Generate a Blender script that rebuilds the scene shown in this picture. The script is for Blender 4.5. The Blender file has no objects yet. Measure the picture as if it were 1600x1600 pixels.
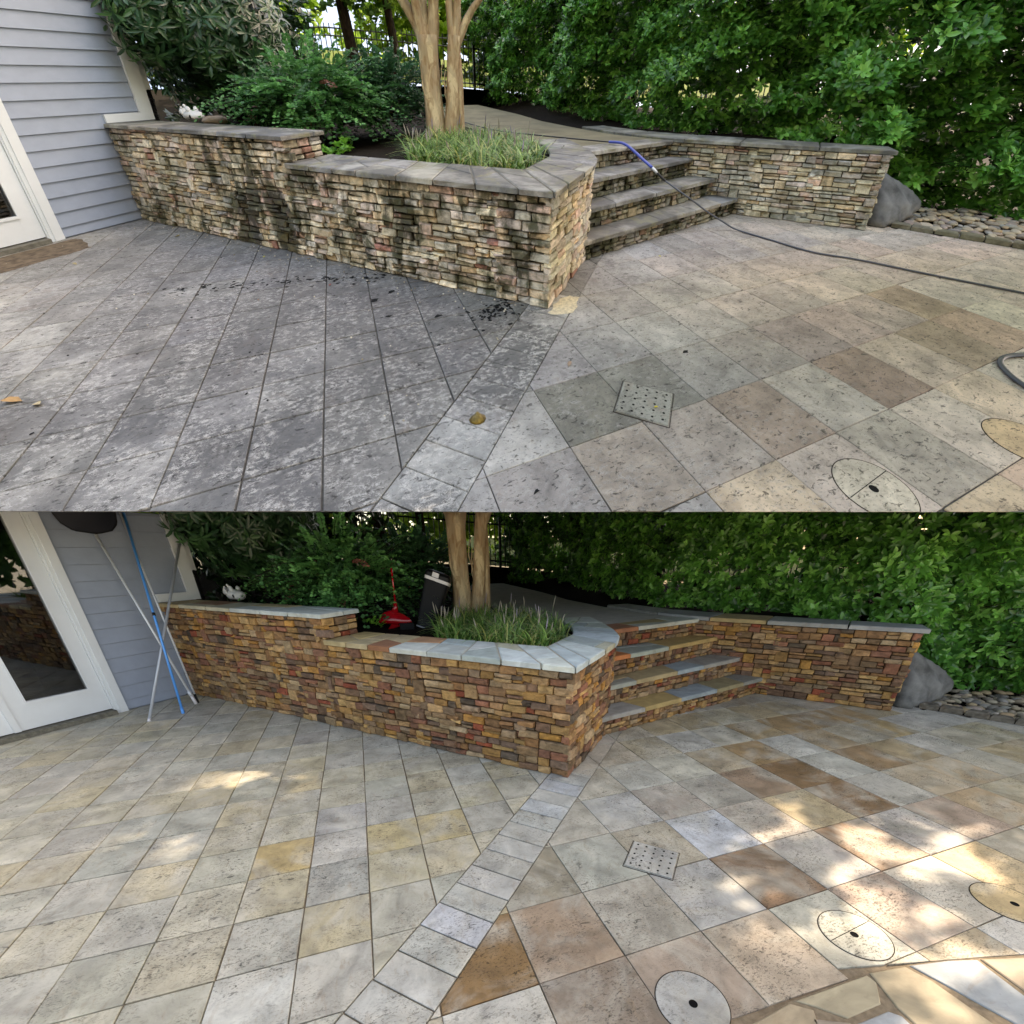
import bpy, math, random
import numpy as np
from mathutils import Matrix, Vector

# ------------------------------------------------------------------ camera, sky, sun, exposure
scene = bpy.context.scene
CAM_H = 1.51516
cam_data = bpy.data.cameras.new('camera'); cam = bpy.data.objects.new('camera', cam_data)
scene.collection.objects.link(cam); scene.camera = cam
RC = [[0.999886, 0.015088, 0.0], [-0.006667, 0.441815, -0.897081], [-0.013535, 0.896979, 0.441865]]
cam.matrix_world = Matrix.Translation((0, 0, CAM_H)) @ Matrix(RC).to_4x4()
cam_data.sensor_fit = 'HORIZONTAL'; cam_data.sensor_width = 36.0
cam_data.lens = 680.0 / 1600.0 * 36.0
cam_data.shift_y = 0.25
cam_data.clip_start = 0.05; cam_data.clip_end = 600

SUN = np.array([0.62, 0.30, 0.80]); SUN = SUN / np.linalg.norm(SUN)      # direction towards the sun
SUN_EL = math.asin(SUN[2]); SUN_AZ = math.atan2(SUN[0], SUN[1])
world = bpy.data.worlds.new('World'); scene.world = world; world.use_nodes = True
wn = world.node_tree; wn.nodes.clear()
sky = wn.nodes.new('ShaderNodeTexSky'); sky.sky_type = 'NISHITA'; sky.sun_disc = False
sky.sun_elevation = SUN_EL; sky.sun_rotation = SUN_AZ
sky.air_density = 1.0; sky.dust_density = 2.5; sky.ozone_density = 1.0
bg = wn.nodes.new('ShaderNodeBackground'); bg.inputs[1].default_value = 0.13
wo = wn.nodes.new('ShaderNodeOutputWorld')
wn.links.new(sky.outputs[0], bg.inputs[0]); wn.links.new(bg.outputs[0], wo.inputs[0])
sd = bpy.data.lights.new('sun', 'SUN'); so = bpy.data.objects.new('sun', sd)
scene.collection.objects.link(so)
sd.energy = 2.3; sd.angle = math.radians(0.45); sd.color = (1.0, 0.975, 0.945)
so.rotation_euler = Vector(SUN).to_track_quat('Z', 'Y').to_euler()
scene.view_settings.view_transform = 'Standard'; scene.view_settings.look = 'None'
scene.view_settings.exposure = 2.05; scene.view_settings.gamma = 1.0
scene.view_settings.use_white_balance = True; scene.view_settings.white_balance_temperature = 8700; scene.view_settings.white_balance_tint = 13
scene.cycles.max_bounces = 6; scene.cycles.diffuse_bounces = 3; scene.cycles.glossy_bounces = 3
scene.cycles.transmission_bounces = 4; scene.cycles.transparent_max_bounces = 8
scene.cycles.use_denoising = True

# ------------------------------------------------------------------ the two terraces
# the picture shows the same corner of a garden twice: the upper terrace is the dirty one, the lower the clean one.
# plan coordinates: x right, y away, z up, metres; each terrace has its own frame in the world
class Place:
    def __init__(self, key, M, o):
        self.key = key; self.M = np.array(M); self.o = np.array(o)
        self.n = np.linalg.inv(self.M)
    def __call__(self, V):
        return np.asarray(V, float).reshape(-1, 3) @ self.M.T + self.o
    def inv(self, Wd):
        return (np.asarray(Wd, float).reshape(-1, 3) - self.o) @ self.n.T
UP = Place('upper', [[1.77725, -0.67023, 0.00233], [1.085, 2.72576, -0.35664], [0.65639, 1.67931, 1.07542]], [1.72098, 6.63921, 3.55986])
LO = Place('lower', [[0.90124, -0.29902, 0.0], [0.31161, 0.93917, -0.04063], [0.0, 0.0, 0.95961]], [0.9503, 2.29941, 0.0])
P = LO
TOP = False          # True while the upper terrace is being built
WORD = 'lower'

COL = scene.collection
MATS = {}
rng = random.Random(5)

def desat(c, k):
    g = float(c @ np.array([0.3, 0.5, 0.2])); return c * (1 - k) + g * k

def hexc(h):
    h = h.lstrip('#')
    c = [int(h[i:i + 2], 16) / 255.0 for i in (0, 2, 4)]
    return np.array([x / 12.92 if x <= 0.04045 else ((x + 0.055) / 1.055) ** 2.4 for x in c])

def vary(c, r, a=0.08, b=0.03):
    k = 1 + r.uniform(-a, a)
    return np.clip(np.array([c[0] * k * (1 + r.uniform(-b, b)), c[1] * k, c[2] * k * (1 + r.uniform(-b, b))]), 0.003, 0.95)

# ------------------------------------------------------------------ mesh helpers
def put(name, me, mat, parent, base):
    o = bpy.data.objects.new(name, me)
    if mat is not None: me.materials.append(MATS[mat])
    COL.objects.link(o)
    if parent is not None:
        o.parent = parent
    else:
        o.location = base
    return o

def emit(name, V, F, mat, parent=None, col=None, smooth=False, base=None, alpha=None):
    """one mesh object from plan coordinates; keeps the plan position as texture coordinate W"""
    V = np.asarray(V, float).reshape(-1, 3)
    Wd = P(V)
    if parent is not None: b = np.array(parent['org'])
    elif base is not None: b = P(base)[0]
    else: b = np.zeros(3)
    me = bpy.data.meshes.new(name)
    if isinstance(F, np.ndarray):
        n, k = F.shape
        me.vertices.add(len(V)); me.vertices.foreach_set('co', (Wd - b).astype(np.float32).ravel())
        me.loops.add(n * k); me.loops.foreach_set('vertex_index', F.astype(np.int32).ravel())
        me.polygons.add(n); me.polygons.foreach_set('loop_start', np.arange(0, n * k, k, dtype=np.int32))
        me.update(calc_edges=True)
    else:
        me.from_pydata((Wd - b).tolist(), [], F)
    at = me.attributes.new('W', 'FLOAT_VECTOR', 'POINT'); at.data.foreach_set('vector', V.astype(np.float32).ravel())
    if col is not None:
        c = np.ones((len(V), 4), np.float32); c[:, :3] = col
        c[:, 3] = 1.0 if alpha is None else alpha
        ca = me.attributes.new('Col', 'FLOAT_COLOR', 'POINT'); ca.data.foreach_set('color', c.ravel())
    if smooth: me.polygons.foreach_set('use_smooth', np.ones(len(me.polygons), bool))
    o = put(name, me, mat, parent, b)
    o['org'] = b.tolist()
    return o

def tag(o, label, cat, group=None):
    o['label'] = label; o['category'] = cat
    if group: o['group'] = group
    return o

def thing(name, label, cat, base, group=None):
    o = bpy.data.objects.new(name, None); COL.objects.link(o)
    b = P(base)[0]; o.location = b; o['org'] = b.tolist(); o.empty_display_size = 0.1
    return tag(o, label, cat, group)

def struct_empty(name, base):
    o = bpy.data.objects.new(name, None); COL.objects.link(o)
    b = P(base)[0]; o.location = b; o['org'] = b.tolist(); o['kind'] = 'structure'
    return o

class MB:
    def __init__(self): self.V = []; self.F = []; self.C = []
    def add(self, V, F, c=None):
        k = len(self.V)
        self.V += [tuple(v) for v in V]; self.F += [tuple(i + k for i in f) for f in F]
        if c is not None: self.C += [tuple(c)] * len(V)
        return self
    def box(self, c, s, ax=None, col=None):
        ax = np.eye(3) if ax is None else np.asarray(ax, float)
        c = np.asarray(c, float); h = np.asarray(s, float) / 2
        V = [c + ax[0] * h[0] * a + ax[1] * h[1] * b + ax[2] * h[2] * d for d in (-1, 1) for b in (-1, 1) for a in (-1, 1)]
        return self.add(V, [(0, 2, 3, 1), (4, 5, 7, 6), (0, 1, 5, 4), (2, 6, 7, 3), (0, 4, 6, 2), (1, 3, 7, 5)], col)
    def tube(self, pts, rad, n=10, cap=True, col=None, flute=None):
        pts = np.asarray(pts, float); m = len(pts)
        if np.isscalar(rad): rad = [rad] * m
        V = []; F = []
        d0 = pts[1] - pts[0]; ref = np.array([0, 0, 1.0]) if abs(d0[2]) < 0.8 * np.linalg.norm(d0) else np.array([1.0, 0, 0])
        for i in range(m):
            d = pts[min(i + 1, m - 1)] - pts[max(i - 1, 0)]; d /= np.linalg.norm(d) + 1e-9
            u = ref - d * (ref @ d); u /= np.linalg.norm(u) + 1e-9; v = np.cross(d, u); ref = u
            for k in range(n):
                a = 2 * math.pi * k / n
                r = rad[i] * (1 if flute is None else flute(a, i))
                V.append(pts[i] + r * (math.cos(a) * u + math.sin(a) * v))
        for i in range(m - 1):
            for k in range(n):
                F.append((i * n + k, i * n + (k + 1) % n, (i + 1) * n + (k + 1) % n, (i + 1) * n + k))
        if cap: F += [tuple(range(n))[::-1], tuple((m - 1) * n + k for k in range(n))]
        return self.add(V, F, col)
    def prism(self, poly, z0, z1, col=None):
        n = len(poly)
        V = [(x, y, z0) for x, y in poly] + [(x, y, z1) for x, y in poly]
        return self.add(V, [tuple(range(n))[::-1], tuple(range(n, 2 * n))] + [(i, (i + 1) % n, n + (i + 1) % n, n + i) for i in range(n)], col)
    def out(self, name, mat, parent=None, col=None, smooth=False, base=None, alpha=None):
        c = self.C if self.C else col
        return emit(name, self.V, self.F, mat, parent, c, smooth, base, alpha)

def shrink(poly, g):
    """inset a convex counter-clockwise polygon by g"""
    n = len(poly); out = []
    L = []
    for i in range(n):
        a = np.array(poly[i]); b = np.array(poly[(i + 1) % n]); d = b - a; l = np.linalg.norm(d)
        if l < 1e-6: L.append(None); continue
        nn = np.array([-d[1], d[0]]) / l; L.append((nn, nn @ a + g))
    idx = [i for i in range(n) if L[i] is not None]
    for q in range(len(idx)):
        n1, c1 = L[idx[q - 1]]; n2, c2 = L[idx[q]]
        det = n1[0] * n2[1] - n1[1] * n2[0]
        if abs(det) < 1e-5:
            a = np.array(poly[idx[q]]) + n2 * g; out.append((a[0], a[1])); continue
        out.append(((c1 * n2[1] - c2 * n1[1]) / det, (n1[0] * c2 - n2[0] * c1) / det))
    return out

def clip(poly, a, b, c):
    """keep a*x+b*y<=c"""
    out = []; n = len(poly)
    for i in range(n):
        p = poly[i]; q = poly[(i + 1) % n]; dp = a * p[0] + b * p[1] - c; dq = a * q[0] + b * q[1] - c
        if dp <= 0: out.append(p)
        if dp * dq < 0:
            t = dp / (dp - dq); out.append((p[0] + t * (q[0] - p[0]), p[1] + t * (q[1] - p[1])))
    return out

def area(poly):
    return 0.5 * sum(poly[i][0] * poly[(i + 1) % len(poly)][1] - poly[(i + 1) % len(poly)][0] * poly[i][1] for i in range(len(poly)))

def ccw(poly): return poly if area(poly) > 0 else poly[::-1]

def inpoly(x, y, poly):
    r = False; n = len(poly); j = n - 1
    for i in range(n):
        xi, yi = poly[i]; xj, yj = poly[j]
        if (yi > y) != (yj > y) and x < (xj - xi) * (y - yi) / (yj - yi) + xi: r = not r
        j = i
    return r

def to_px(V):
    q = P(V) - np.array([0, 0, CAM_H])
    q = q @ np.array(RC)                       # camera axes
    d = np.maximum(-q[:, 2], 1e-3)
    return np.stack([800 + 680 * q[:, 0] / d, 1200 - 680 * q[:, 1] / d, -q[:, 2]], 1)

def in_frame(V, m=60):
    q = to_px(V); lo, hi = ((0, 800) if TOP else (800, 1600))
    return ((q[:, 0] > -m) & (q[:, 0] < 1600 + m) & (q[:, 1] > lo - m) & (q[:, 1] < hi + m) & (q[:, 2] > 0)).any()

# ------------------------------------------------------------------ materials
class NT:
    def __init__(self, name):
        m = bpy.data.materials.new(name); m.use_nodes = True; MATS[name] = m
        self.t = m.node_tree; self.t.nodes.clear(); self.m = m
        self.o = self.n('ShaderNodeOutputMaterial')
    def n(self, t): return self.t.nodes.new(t)
    def l(self, a, b): self.t.links.new(a, b)
    def set(self, sock, v):
        if hasattr(v, 'is_linked') or hasattr(v, 'links'): self.l(v, sock)
        elif isinstance(v, (tuple, list, np.ndarray)):
            v = [float(x) for x in v]
            sock.default_value = v + [1.0] if len(sock.default_value) == 4 and len(v) == 3 else v
        else: sock.default_value = v
    def attr(self, name, out='Vector'):
        a = self.n('ShaderNodeAttribute'); a.attribute_name = name; return a.outputs[out]
    def w(self, sc=(1, 1, 1), rand=0.0):
        v = self.attr('W')
        if rand:
            oi = self.n('ShaderNodeObjectInfo'); ad = self.n('ShaderNodeVectorMath'); ad.operation = 'MULTIPLY_ADD'
            cb = self.n('ShaderNodeCombineXYZ')
            for i in range(3): self.l(oi.outputs['Random'], cb.inputs[i])
            self.l(cb.outputs[0], ad.inputs[0]); ad.inputs[1].default_value = (rand, rand * 1.7, rand * 0.6); self.l(v, ad.inputs[2]); v = ad.outputs[0]
        mp = self.n('ShaderNodeMapping'); self.l(v, mp.inputs[0]); mp.inputs['Scale'].default_value = sc
        return mp.outputs[0]
    def noise(self, vec, sc, det=4, rough=0.55, dist=0.0):
        n = self.n('ShaderNodeTexNoise'); self.l(vec, n.inputs['Vector']); n.inputs['Scale'].default_value = sc
        n.inputs['Detail'].default_value = det; n.inputs['Roughness'].default_value = rough; n.inputs['Distortion'].default_value = dist
        return n.outputs['Fac']
    def vor(self, vec, sc, feat='F1', out='Distance', rnd=1.0):
        n = self.n('ShaderNodeTexVoronoi'); n.feature = feat; self.l(vec, n.inputs['Vector']); n.inputs['Scale'].default_value = sc
        n.inputs['Randomness'].default_value = rnd
        return n.outputs[out]
    def rng(self, v, a, b, c=0.0, d=1.0, smooth=True):
        n = self.n('ShaderNodeMapRange'); n.interpolation_type = 'SMOOTHSTEP' if smooth else 'LINEAR'
        self.set(n.inputs[0], v); n.inputs[1].default_value = a; n.inputs[2].default_value = b
        n.inputs[3].default_value = c; n.inputs[4].default_value = d
        return n.outputs[0]
    def math(self, op, a, b=0.0):
        n = self.n('ShaderNodeMath'); n.operation = op; self.set(n.inputs[0], a); self.set(n.inputs[1], b); return n.outputs[0]
    def mix(self, f, a, b, mode='MIX'):
        n = self.n('ShaderNodeMix'); n.data_type = 'RGBA'; n.blend_type = mode
        self.set(n.inputs[0], f); self.set(n.inputs[6], a); self.set(n.inputs[7], b); return n.outputs[2]
    def scale(self, c, f):
        n = self.n('ShaderNodeVectorMath'); n.operation = 'SCALE'; self.set(n.inputs[0], c); self.set(n.inputs['Scale'], f); return n.outputs[0]
    def bump(self, h, st=0.3, dist=0.01, prev=None):
        b = self.n('ShaderNodeBump'); b.inputs['Strength'].default_value = st; b.inputs['Distance'].default_value = dist
        self.l(h, b.inputs['Height'])
        if prev is not None: self.l(prev, b.inputs['Normal'])
        return b.outputs[0]
    def out(self, base, rough=0.6, spec=0.4, normal=None, metal=0.0, trans=None, coat=0.0):
        p = self.n('ShaderNodeBsdfPrincipled')
        self.set(p.inputs['Base Color'], base); self.set(p.inputs['Roughness'], rough); p.inputs['Specular IOR Level'].default_value = spec
        p.inputs['Metallic'].default_value = metal; p.inputs['Coat Weight'].default_value = coat
        if normal is not None: self.l(normal, p.inputs['Normal'])
        s = p.outputs[0]
        if trans:
            f, c = trans; t = self.n('ShaderNodeBsdfTranslucent'); self.set(t.inputs[0], c)
            m = self.n('ShaderNodeMixShader'); m.inputs[0].default_value = f
            self.l(s, m.inputs[1]); self.l(t.outputs[0], m.inputs[2]); s = m.outputs[0]
        self.l(s, self.o.inputs[0]); return self

def make_materials():
    # travertine: cloudy, veined, pitted; alpha of Col sets how much lichen sits on it
    t = NT('travertine')
    w = t.w((1, 1, 1), 37.0); ws = t.w((9, 3.2, 4), 21.0)
    col = t.attr('Col', 'Color'); lich = t.attr('Col', 'Alpha')
    n1 = t.noise(w, 5, 8, 0.62, 0.6); n2 = t.noise(ws, 3.2, 6, 0.65, 0.8); n3 = t.noise(w, 2.1, 3)
    c = t.mix(t.rng(t.noise(w, 2.6, 5, 0.6, 1.0), 0.42, 0.66, 0.0, 0.66), col, (0.49, 0.455, 0.375))
    c = t.scale(c, t.rng(n1, 0.3, 0.72, 0.62, 1.30, False))
    c = t.mix(t.rng(n2, 0.52, 0.72, 0.0, 0.55), c, t.scale(t.mix(0.6, c, (0.30, 0.20, 0.11)), 0.95))
    c = t.mix(t.rng(t.noise(w, 11, 7, 0.72, 0.8), 0.52, 0.66, 0.0, 0.5), c, t.scale(c, 0.62))
    c = t.mix(t.rng(n3, 0.55, 0.72, 0.0, 0.35), c, t.mix(0.5, c, (0.55, 0.54, 0.50)))
    pmask = t.rng(t.noise(w, 3.4, 3), 0.36, 0.62, 0.12, 1.0)
    wp = t.w((1, 1.9, 1), 11.0)
    p1 = t.rng(t.noise(wp, 70, 5, 0.75), 0.54, 0.60); p2 = t.rng(t.noise(wp, 24, 5, 0.68, 0.6), 0.59, 0.645)
    pore = t.math('MULTIPLY', t.math('MAXIMUM', t.math('MULTIPLY', p1, 0.75), p2), pmask)
    c = t.mix(t.math('MULTIPLY', pore, 0.85), c, t.scale(c, 0.16))
    t.out(c, t.rng(n1, 0.3, 0.7, 0.42, 0.62), 0.35, t.bump(t.math('SUBTRACT', t.math('MULTIPLY', n1, 0.25), pore), 0.5, 0.004))
    # travertine under years of grime: black algae film, worn light speckle
    t = NT('grimy_travertine')
    w = t.w((1, 1, 1), 37.0); wg = t.w((1, 1, 1)); ws = t.w((7, 3.2, 4), 21.0)
    col = t.attr('Col', 'Color'); lich = t.attr('Col', 'Alpha')
    n1 = t.noise(w, 6, 8, 0.65, 0.5); n2 = t.noise(ws, 3.2, 6, 0.65, 0.8); n3 = t.noise(wg, 1.3, 5, 0.6); n4 = t.noise(wg, 0.55, 3)
    c = t.scale(col, t.rng(n1, 0.3, 0.72, 0.60, 1.32, False))
    c = t.mix(t.rng(n2, 0.52, 0.7, 0.0, 0.4), c, t.scale(c, 0.72))
    c = t.mix(t.rng(t.noise(w, 3.3, 6, 0.66, 1.2), 0.55, 0.70, 0.0, 0.55), c, t.mix(0.55, c, (0.27, 0.165, 0.09)))
    c = t.mix(t.rng(t.noise(w, 9.0, 6, 0.7, 0.8), 0.53, 0.66, 0.0, 0.6), c, t.scale(c, 0.55))
    film = t.math('MULTIPLY', t.rng(t.math('ADD', t.math('MULTIPLY', n3, 0.6), t.math('MULTIPLY', n4, 0.4)), 0.37, 0.55), t.rng(lich, 0.0, 1.0, 0.12, 1.0, False))
    c = t.mix(film, c, t.scale(t.mix(0.7, c, (0.085, 0.086, 0.092)), 0.66))
    wl = t.w((1, 1.5, 1), 5.0)
    sp = t.rng(t.noise(wl, 30, 8, 0.92), 0.51, 0.55); spm = t.rng(t.noise(wg, 3.4, 6, 0.72, 0.6), 0.40, 0.56, 0.10, 1.0)
    c = t.mix(t.math('MULTIPLY', t.math('MULTIPLY', sp, spm), t.math('MULTIPLY', lich, 1.0)), c, (0.64, 0.625, 0.60))
    dk = t.rng(t.noise(wl, 60, 4, 0.75), 0.55, 0.63)
    p2 = t.rng(t.noise(t.w((1, 1.9, 1), 11.0), 24, 5, 0.68, 0.6), 0.58, 0.635)
    pore = t.math('MAXIMUM', t.math('MULTIPLY', dk, 0.6), p2)
    c = t.mix(t.math('MULTIPLY', pore, 0.85), c, t.scale(c, 0.15))
    t.out(c, 0.68, 0.3, t.bump(t.math('SUBTRACT', t.math('ADD', t.math('MULTIPLY', n1, 0.3), t.math('MULTIPLY', sp, 0.35)), pore), 0.6, 0.005))
    # walling stone, clean
    def stone(name, dirty):
        t = NT(name); w = t.w((1, 1, 1.6), 9.0); wg = t.w((1, 1, 1))
        col = t.attr('Col', 'Color'); al = t.attr('Col', 'Alpha')
        n1 = t.noise(w, 16, 6, 0.65, 0.6); n2 = t.noise(w, 55, 5, 0.7); n3 = t.noise(w, 7, 3)
        c = t.scale(col, t.rng(n1, 0.28, 0.72, 0.45, 1.5, False))
        c = t.mix(t.rng(n3, 0.5, 0.7, 0, 0.45), c, t.mix(0.5, c, (0.20, 0.11, 0.055) if not dirty else (0.32, 0.27, 0.19)))
        c = t.mix(t.rng(n2, 0.60, 0.72, 0, 0.6), c, t.scale(c, 0.35))
        if dirty:
            st = t.noise(t.w((1.6, 1.6, 0.5)), 1.5, 5, 0.66, 0.4)
            pt = t.noise(wg, 9, 5, 0.7, 0.5)
            m = t.rng(t.math('ADD', t.math('MULTIPLY', st, 0.78), t.math('MULTIPLY', pt, 0.30)), 0.50, 0.60)
            m = t.math('MULTIPLY', m, al)
            c = t.mix(t.rng(t.noise(wg, 1.7, 3), 0.40, 0.62, 0, 0.55), c, t.mix(0.7, c, (0.15, 0.15, 0.065)))
            c = t.mix(t.math('MULTIPLY', m, 0.90), c, t.mix(t.rng(pt, 0.4, 0.6), (0.016, 0.017, 0.013), (0.05, 0.055, 0.025)))
        h = t.math('ADD', t.math('MULTIPLY', n1, 1.0), t.math('MULTIPLY', n2, 0.35))
        t.out(c, 0.8, 0.22, t.bump(h, 0.9, 0.013))
    stone('wall_stone', False); stone('mossy_wall_stone', True)
    # bluestone / sandstone flags
    def flag(name, dirty):
        t = NT(name); w = t.w((1, 1, 1), 23.0); wg = t.w()
        col = t.attr('Col', 'Color')
        n1 = t.noise(w, 5, 7, 0.62, 1.2); n2 = t.noise(w, 40, 4, 0.6); n3 = t.noise(t.w((1, 3, 1), 5), 3, 5, 0.6, 1.5)
        c = t.scale(col, t.rng(n1, 0.3, 0.7, 0.72, 1.2, False))
        c = t.mix(t.rng(n3, 0.55, 0.66, 0, 0.5), c, t.scale(t.mix(0.35, c, (0.32, 0.2, 0.1)), 0.92))
        if dirty:
            d = t.noise(wg, 2.2, 6, 0.66, 0.6)
            c = t.mix(t.rng(d, 0.36, 0.60, 0.15, 0.95), c, t.scale(t.mix(0.8, c, (0.05, 0.05, 0.046)), 0.75))
            c = t.mix(t.rng(t.noise(wg, 4.5, 6, 0.7, 0.5), 0.52, 0.64, 0, 0.7), c, (0.20, 0.19, 0.10))
            c = t.mix(t.rng(t.noise(wg, 30, 4, 0.7), 0.62, 0.72, 0, 0.45), c, (0.33, 0.33, 0.29))
        else:
            c = t.mix(t.rng(n2, 0.62, 0.74, 0, 0.3), c, t.scale(c, 0.55))
        t.out(c, 0.6, 0.35, t.bump(t.math('ADD', n1, t.math('MULTIPLY', n2, 0.2)), 0.45, 0.008))
    flag('flagstone', False); flag('grimy_flagstone', True)
    def simple(name, c, rough=0.6, spec=0.4, ns=None, amt=0.15, bump=0.0, metal=0.0, coat=0.0, usecol=False):
        t = NT(name); base = t.attr('Col', 'Color') if usecol else None
        if ns:
            n = t.noise(t.w(), ns, 5, 0.6)
            k = t.rng(n, 0.3, 0.7, 1 - amt, 1 + amt, False)
            cc = t.scale(base if usecol else tuple(c), k)
            t.out(cc, rough, spec, t.bump(n, bump, 0.01) if bump else None, metal, None, coat)
        else:
            t.out(base if usecol else tuple(c), rough, spec, None, metal, None, coat)
    simple('grout', hexc('#857662'), 0.9, 0.1, 40, 0.25, 0.4)
    simple('grimy_grout', hexc('#5c5954'), 0.9, 0.1, 40, 0.3, 0.4)
    simple('wall_core', hexc('#3d3226'), 0.95, 0.1, 30, 0.3, 0.5)
    simple('mossy_wall_core', hexc('#2b2a22'), 0.95, 0.1, 30, 0.3, 0.5)
    simple('mortar', hexc('#a39c8e'), 0.9, 0.15, 40, 0.15, 0.3)
    simple('grimy_mortar', hexc('#6d6a60'), 0.9, 0.15, 30, 0.3, 0.3)
    simple('mulch', hexc('#1e1611'), 0.95, 0.1, 26, 0.6, 1.0)
    simple('soil', hexc('#41332a'), 0.95, 0.1, 30, 0.5, 0.8)
    simple('concrete', hexc('#b3ada2'), 0.85, 0.2, 7, 0.14, 0.15)
    simple('grimy_concrete', hexc('#857c63'), 0.85, 0.2, 3, 0.25, 0.15)
    simple('pale_paving', hexc('#c2baa9'), 0.8, 0.2, 3, 0.15, 0.2)
    simple('lawn', hexc('#626f2a'), 0.9, 0.1, 5, 0.25, 0.6)
    simple('siding_paint', hexc('#98a3b3'), 0.5, 0.35, 9, 0.05, 0.05)
    simple('white_paint', hexc('#dde2e4'), 0.4, 0.4, 6, 0.03)
    simple('black_plastic', hexc('#0b0c0d'), 0.5, 0.3)
    simple('grey_plastic', hexc('#101114'), 0.6, 0.25)
    simple('dull_black', hexc('#17171a'), 0.55, 0.4)
    simple('white_plastic', hexc('#d9d5d6'), 0.35, 0.5)
    simple('red_plastic', hexc('#b0101c'), 0.22, 0.6, coat=0.3)
    simple('fence_metal', hexc('#0d0d0d'), 0.45, 0.4)
    simple('aluminium', hexc('#d8dde2'), 0.35, 0.5, metal=0.25)
    simple('blue_anodised', hexc('#4aa0ee'), 0.3, 0.5, metal=0.15)
    simple('grey_tube', hexc('#b3bac2'), 0.35, 0.5, metal=0.25)
    simple('hose_grey', hexc('#4b4e55'), 0.5, 0.4); simple('hose_black', hexc('#1c1c1c'), 0.5, 0.4)
    simple('hose_blue', hexc('#3d4fa8'), 0.45, 0.4)
    simple('brass', hexc('#7a6630'), 0.45, 0.5, 60, 0.6, 0.6, metal=0.5)
    simple('ornament', hexc('#d8dad8'), 0.55, 0.3, 40, 0.08, 0.1)
    simple('dark_hole', (0.006, 0.006, 0.006), 0.9, 0.1); simple('seam_brown', hexc('#3a3029'), 0.9, 0.1)  # brown for the gap lines laid round lids and drain plate
    simple('boulder', hexc('#6f6e6b'), 0.85, 0.2, 6, 0.5, 0.45)
    simple('pebble', None, 0.7, 0.3, 20, 0.2, 0.3, usecol=True)
    simple('litter', None, 0.6, 0.3, 40, 0.2, 0, usecol=True)
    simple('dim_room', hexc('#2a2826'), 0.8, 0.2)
    # algae crust spots and dirt film
    simple('algae', hexc('#1d1e1f'), 0.9, 0.1, 60, 0.4, 0.5)
    # scraped patch and door dirt
    simple('scraped_stone', hexc('#d6c9ae'), 0.85, 0.15, 45, 0.3, 0.4)
    simple('door_dirt', hexc('#6e6050'), 0.9, 0.1, 14, 0.5, 0.4)
    # bark
    t = NT('bark'); w = t.w((6, 6, 0.8)); n = t.noise(w, 4, 6, 0.6, 0.6); n2 = t.noise(t.w((3, 3, 0.7)), 3, 3)
    c = t.mix(t.rng(n, 0.35, 0.65), hexc('#bba384'), hexc('#93795a')); c = t.mix(t.rng(n2, 0.5, 0.62), c, hexc('#d2bf9c'))
    c = t.mix(t.rng(n, 0.64, 0.72, 0, 0.8), c, hexc('#4b3a28'))
    n5 = t.noise(t.w((1, 1, 0.55)), 9, 5, 0.6, 0.8)
    c = t.mix(t.rng(n5, 0.5, 0.56, 0, 0.6), c, hexc('#ab9a80')); c = t.mix(t.rng(n5, 0.36, 0.42, 0.5, 0.0), c, hexc('#8a6a4a'))
    t.out(c, 0.7, 0.25, t.bump(t.math('ADD', n, n5), 0.5, 0.02))
    t = NT('dark_bark'); n = t.noise(t.w((6, 6, 1.5)), 5, 5, 0.6)
    t.out(t.mix(t.rng(n, 0.35, 0.65), hexc('#3b2f24'), hexc('#1d1712')), 0.85, 0.2, t.bump(n, 0.6, 0.02))
    # foliage
    def leaf(name, rough, tr, spec=0.45):
        t = NT(name); col = t.scale(t.attr('Col', 'Color'), 1.45)
        geo = t.n('ShaderNodeNewGeometry')
        c = t.mix(geo.outputs['Backfacing'], col, t.scale(col, 1.25))
        t.out(c, rough, spec, None, 0.0, (tr, t.scale(col, 1.6)))
    leaf('glossy_leaf', 0.30, 0.22, 0.55); leaf('soft_leaf', 0.55, 0.25, 0.25); leaf('grass_blade', 0.45, 0.25, 0.3); leaf('far_leaf', 0.6, 0.45, 0.2)
    # glass in the door
    t = NT('door_glass'); g1 = t.n('ShaderNodeBsdfGlossy'); g1.inputs[0].default_value = (0.9, 0.93, 0.95, 1); g1.inputs['Roughness'].default_value = 0.01
    g2 = t.n('ShaderNodeBsdfTransparent'); g2.inputs[0].default_value = (0.5, 0.52, 0.53, 1)
    fr = t.n('ShaderNodeFresnel'); fr.inputs[0].default_value = 2.1
    m = t.n('ShaderNodeMixShader'); t.l(fr.outputs[0], m.inputs[0]); t.l(g2.outputs[0], m.inputs[1]); t.l(g1.outputs[0], m.inputs[2]); t.l(m.outputs[0], t.o.inputs[0])
    # net
    t = NT('net_cloth'); p = t.n('ShaderNodeBsdfPrincipled'); p.inputs['Base Color'].default_value = (0.012, 0.012, 0.02, 1); p.inputs['Roughness'].default_value = 0.6
    tr = t.n('ShaderNodeBsdfTransparent'); m = t.n('ShaderNodeMixShader'); m.inputs[0].default_value = 0.9
    t.l(tr.outputs[0], m.inputs[1]); t.l(p.outputs[0], m.inputs[2]); t.l(m.outputs[0], t.o.inputs[0])
make_materials()

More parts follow.
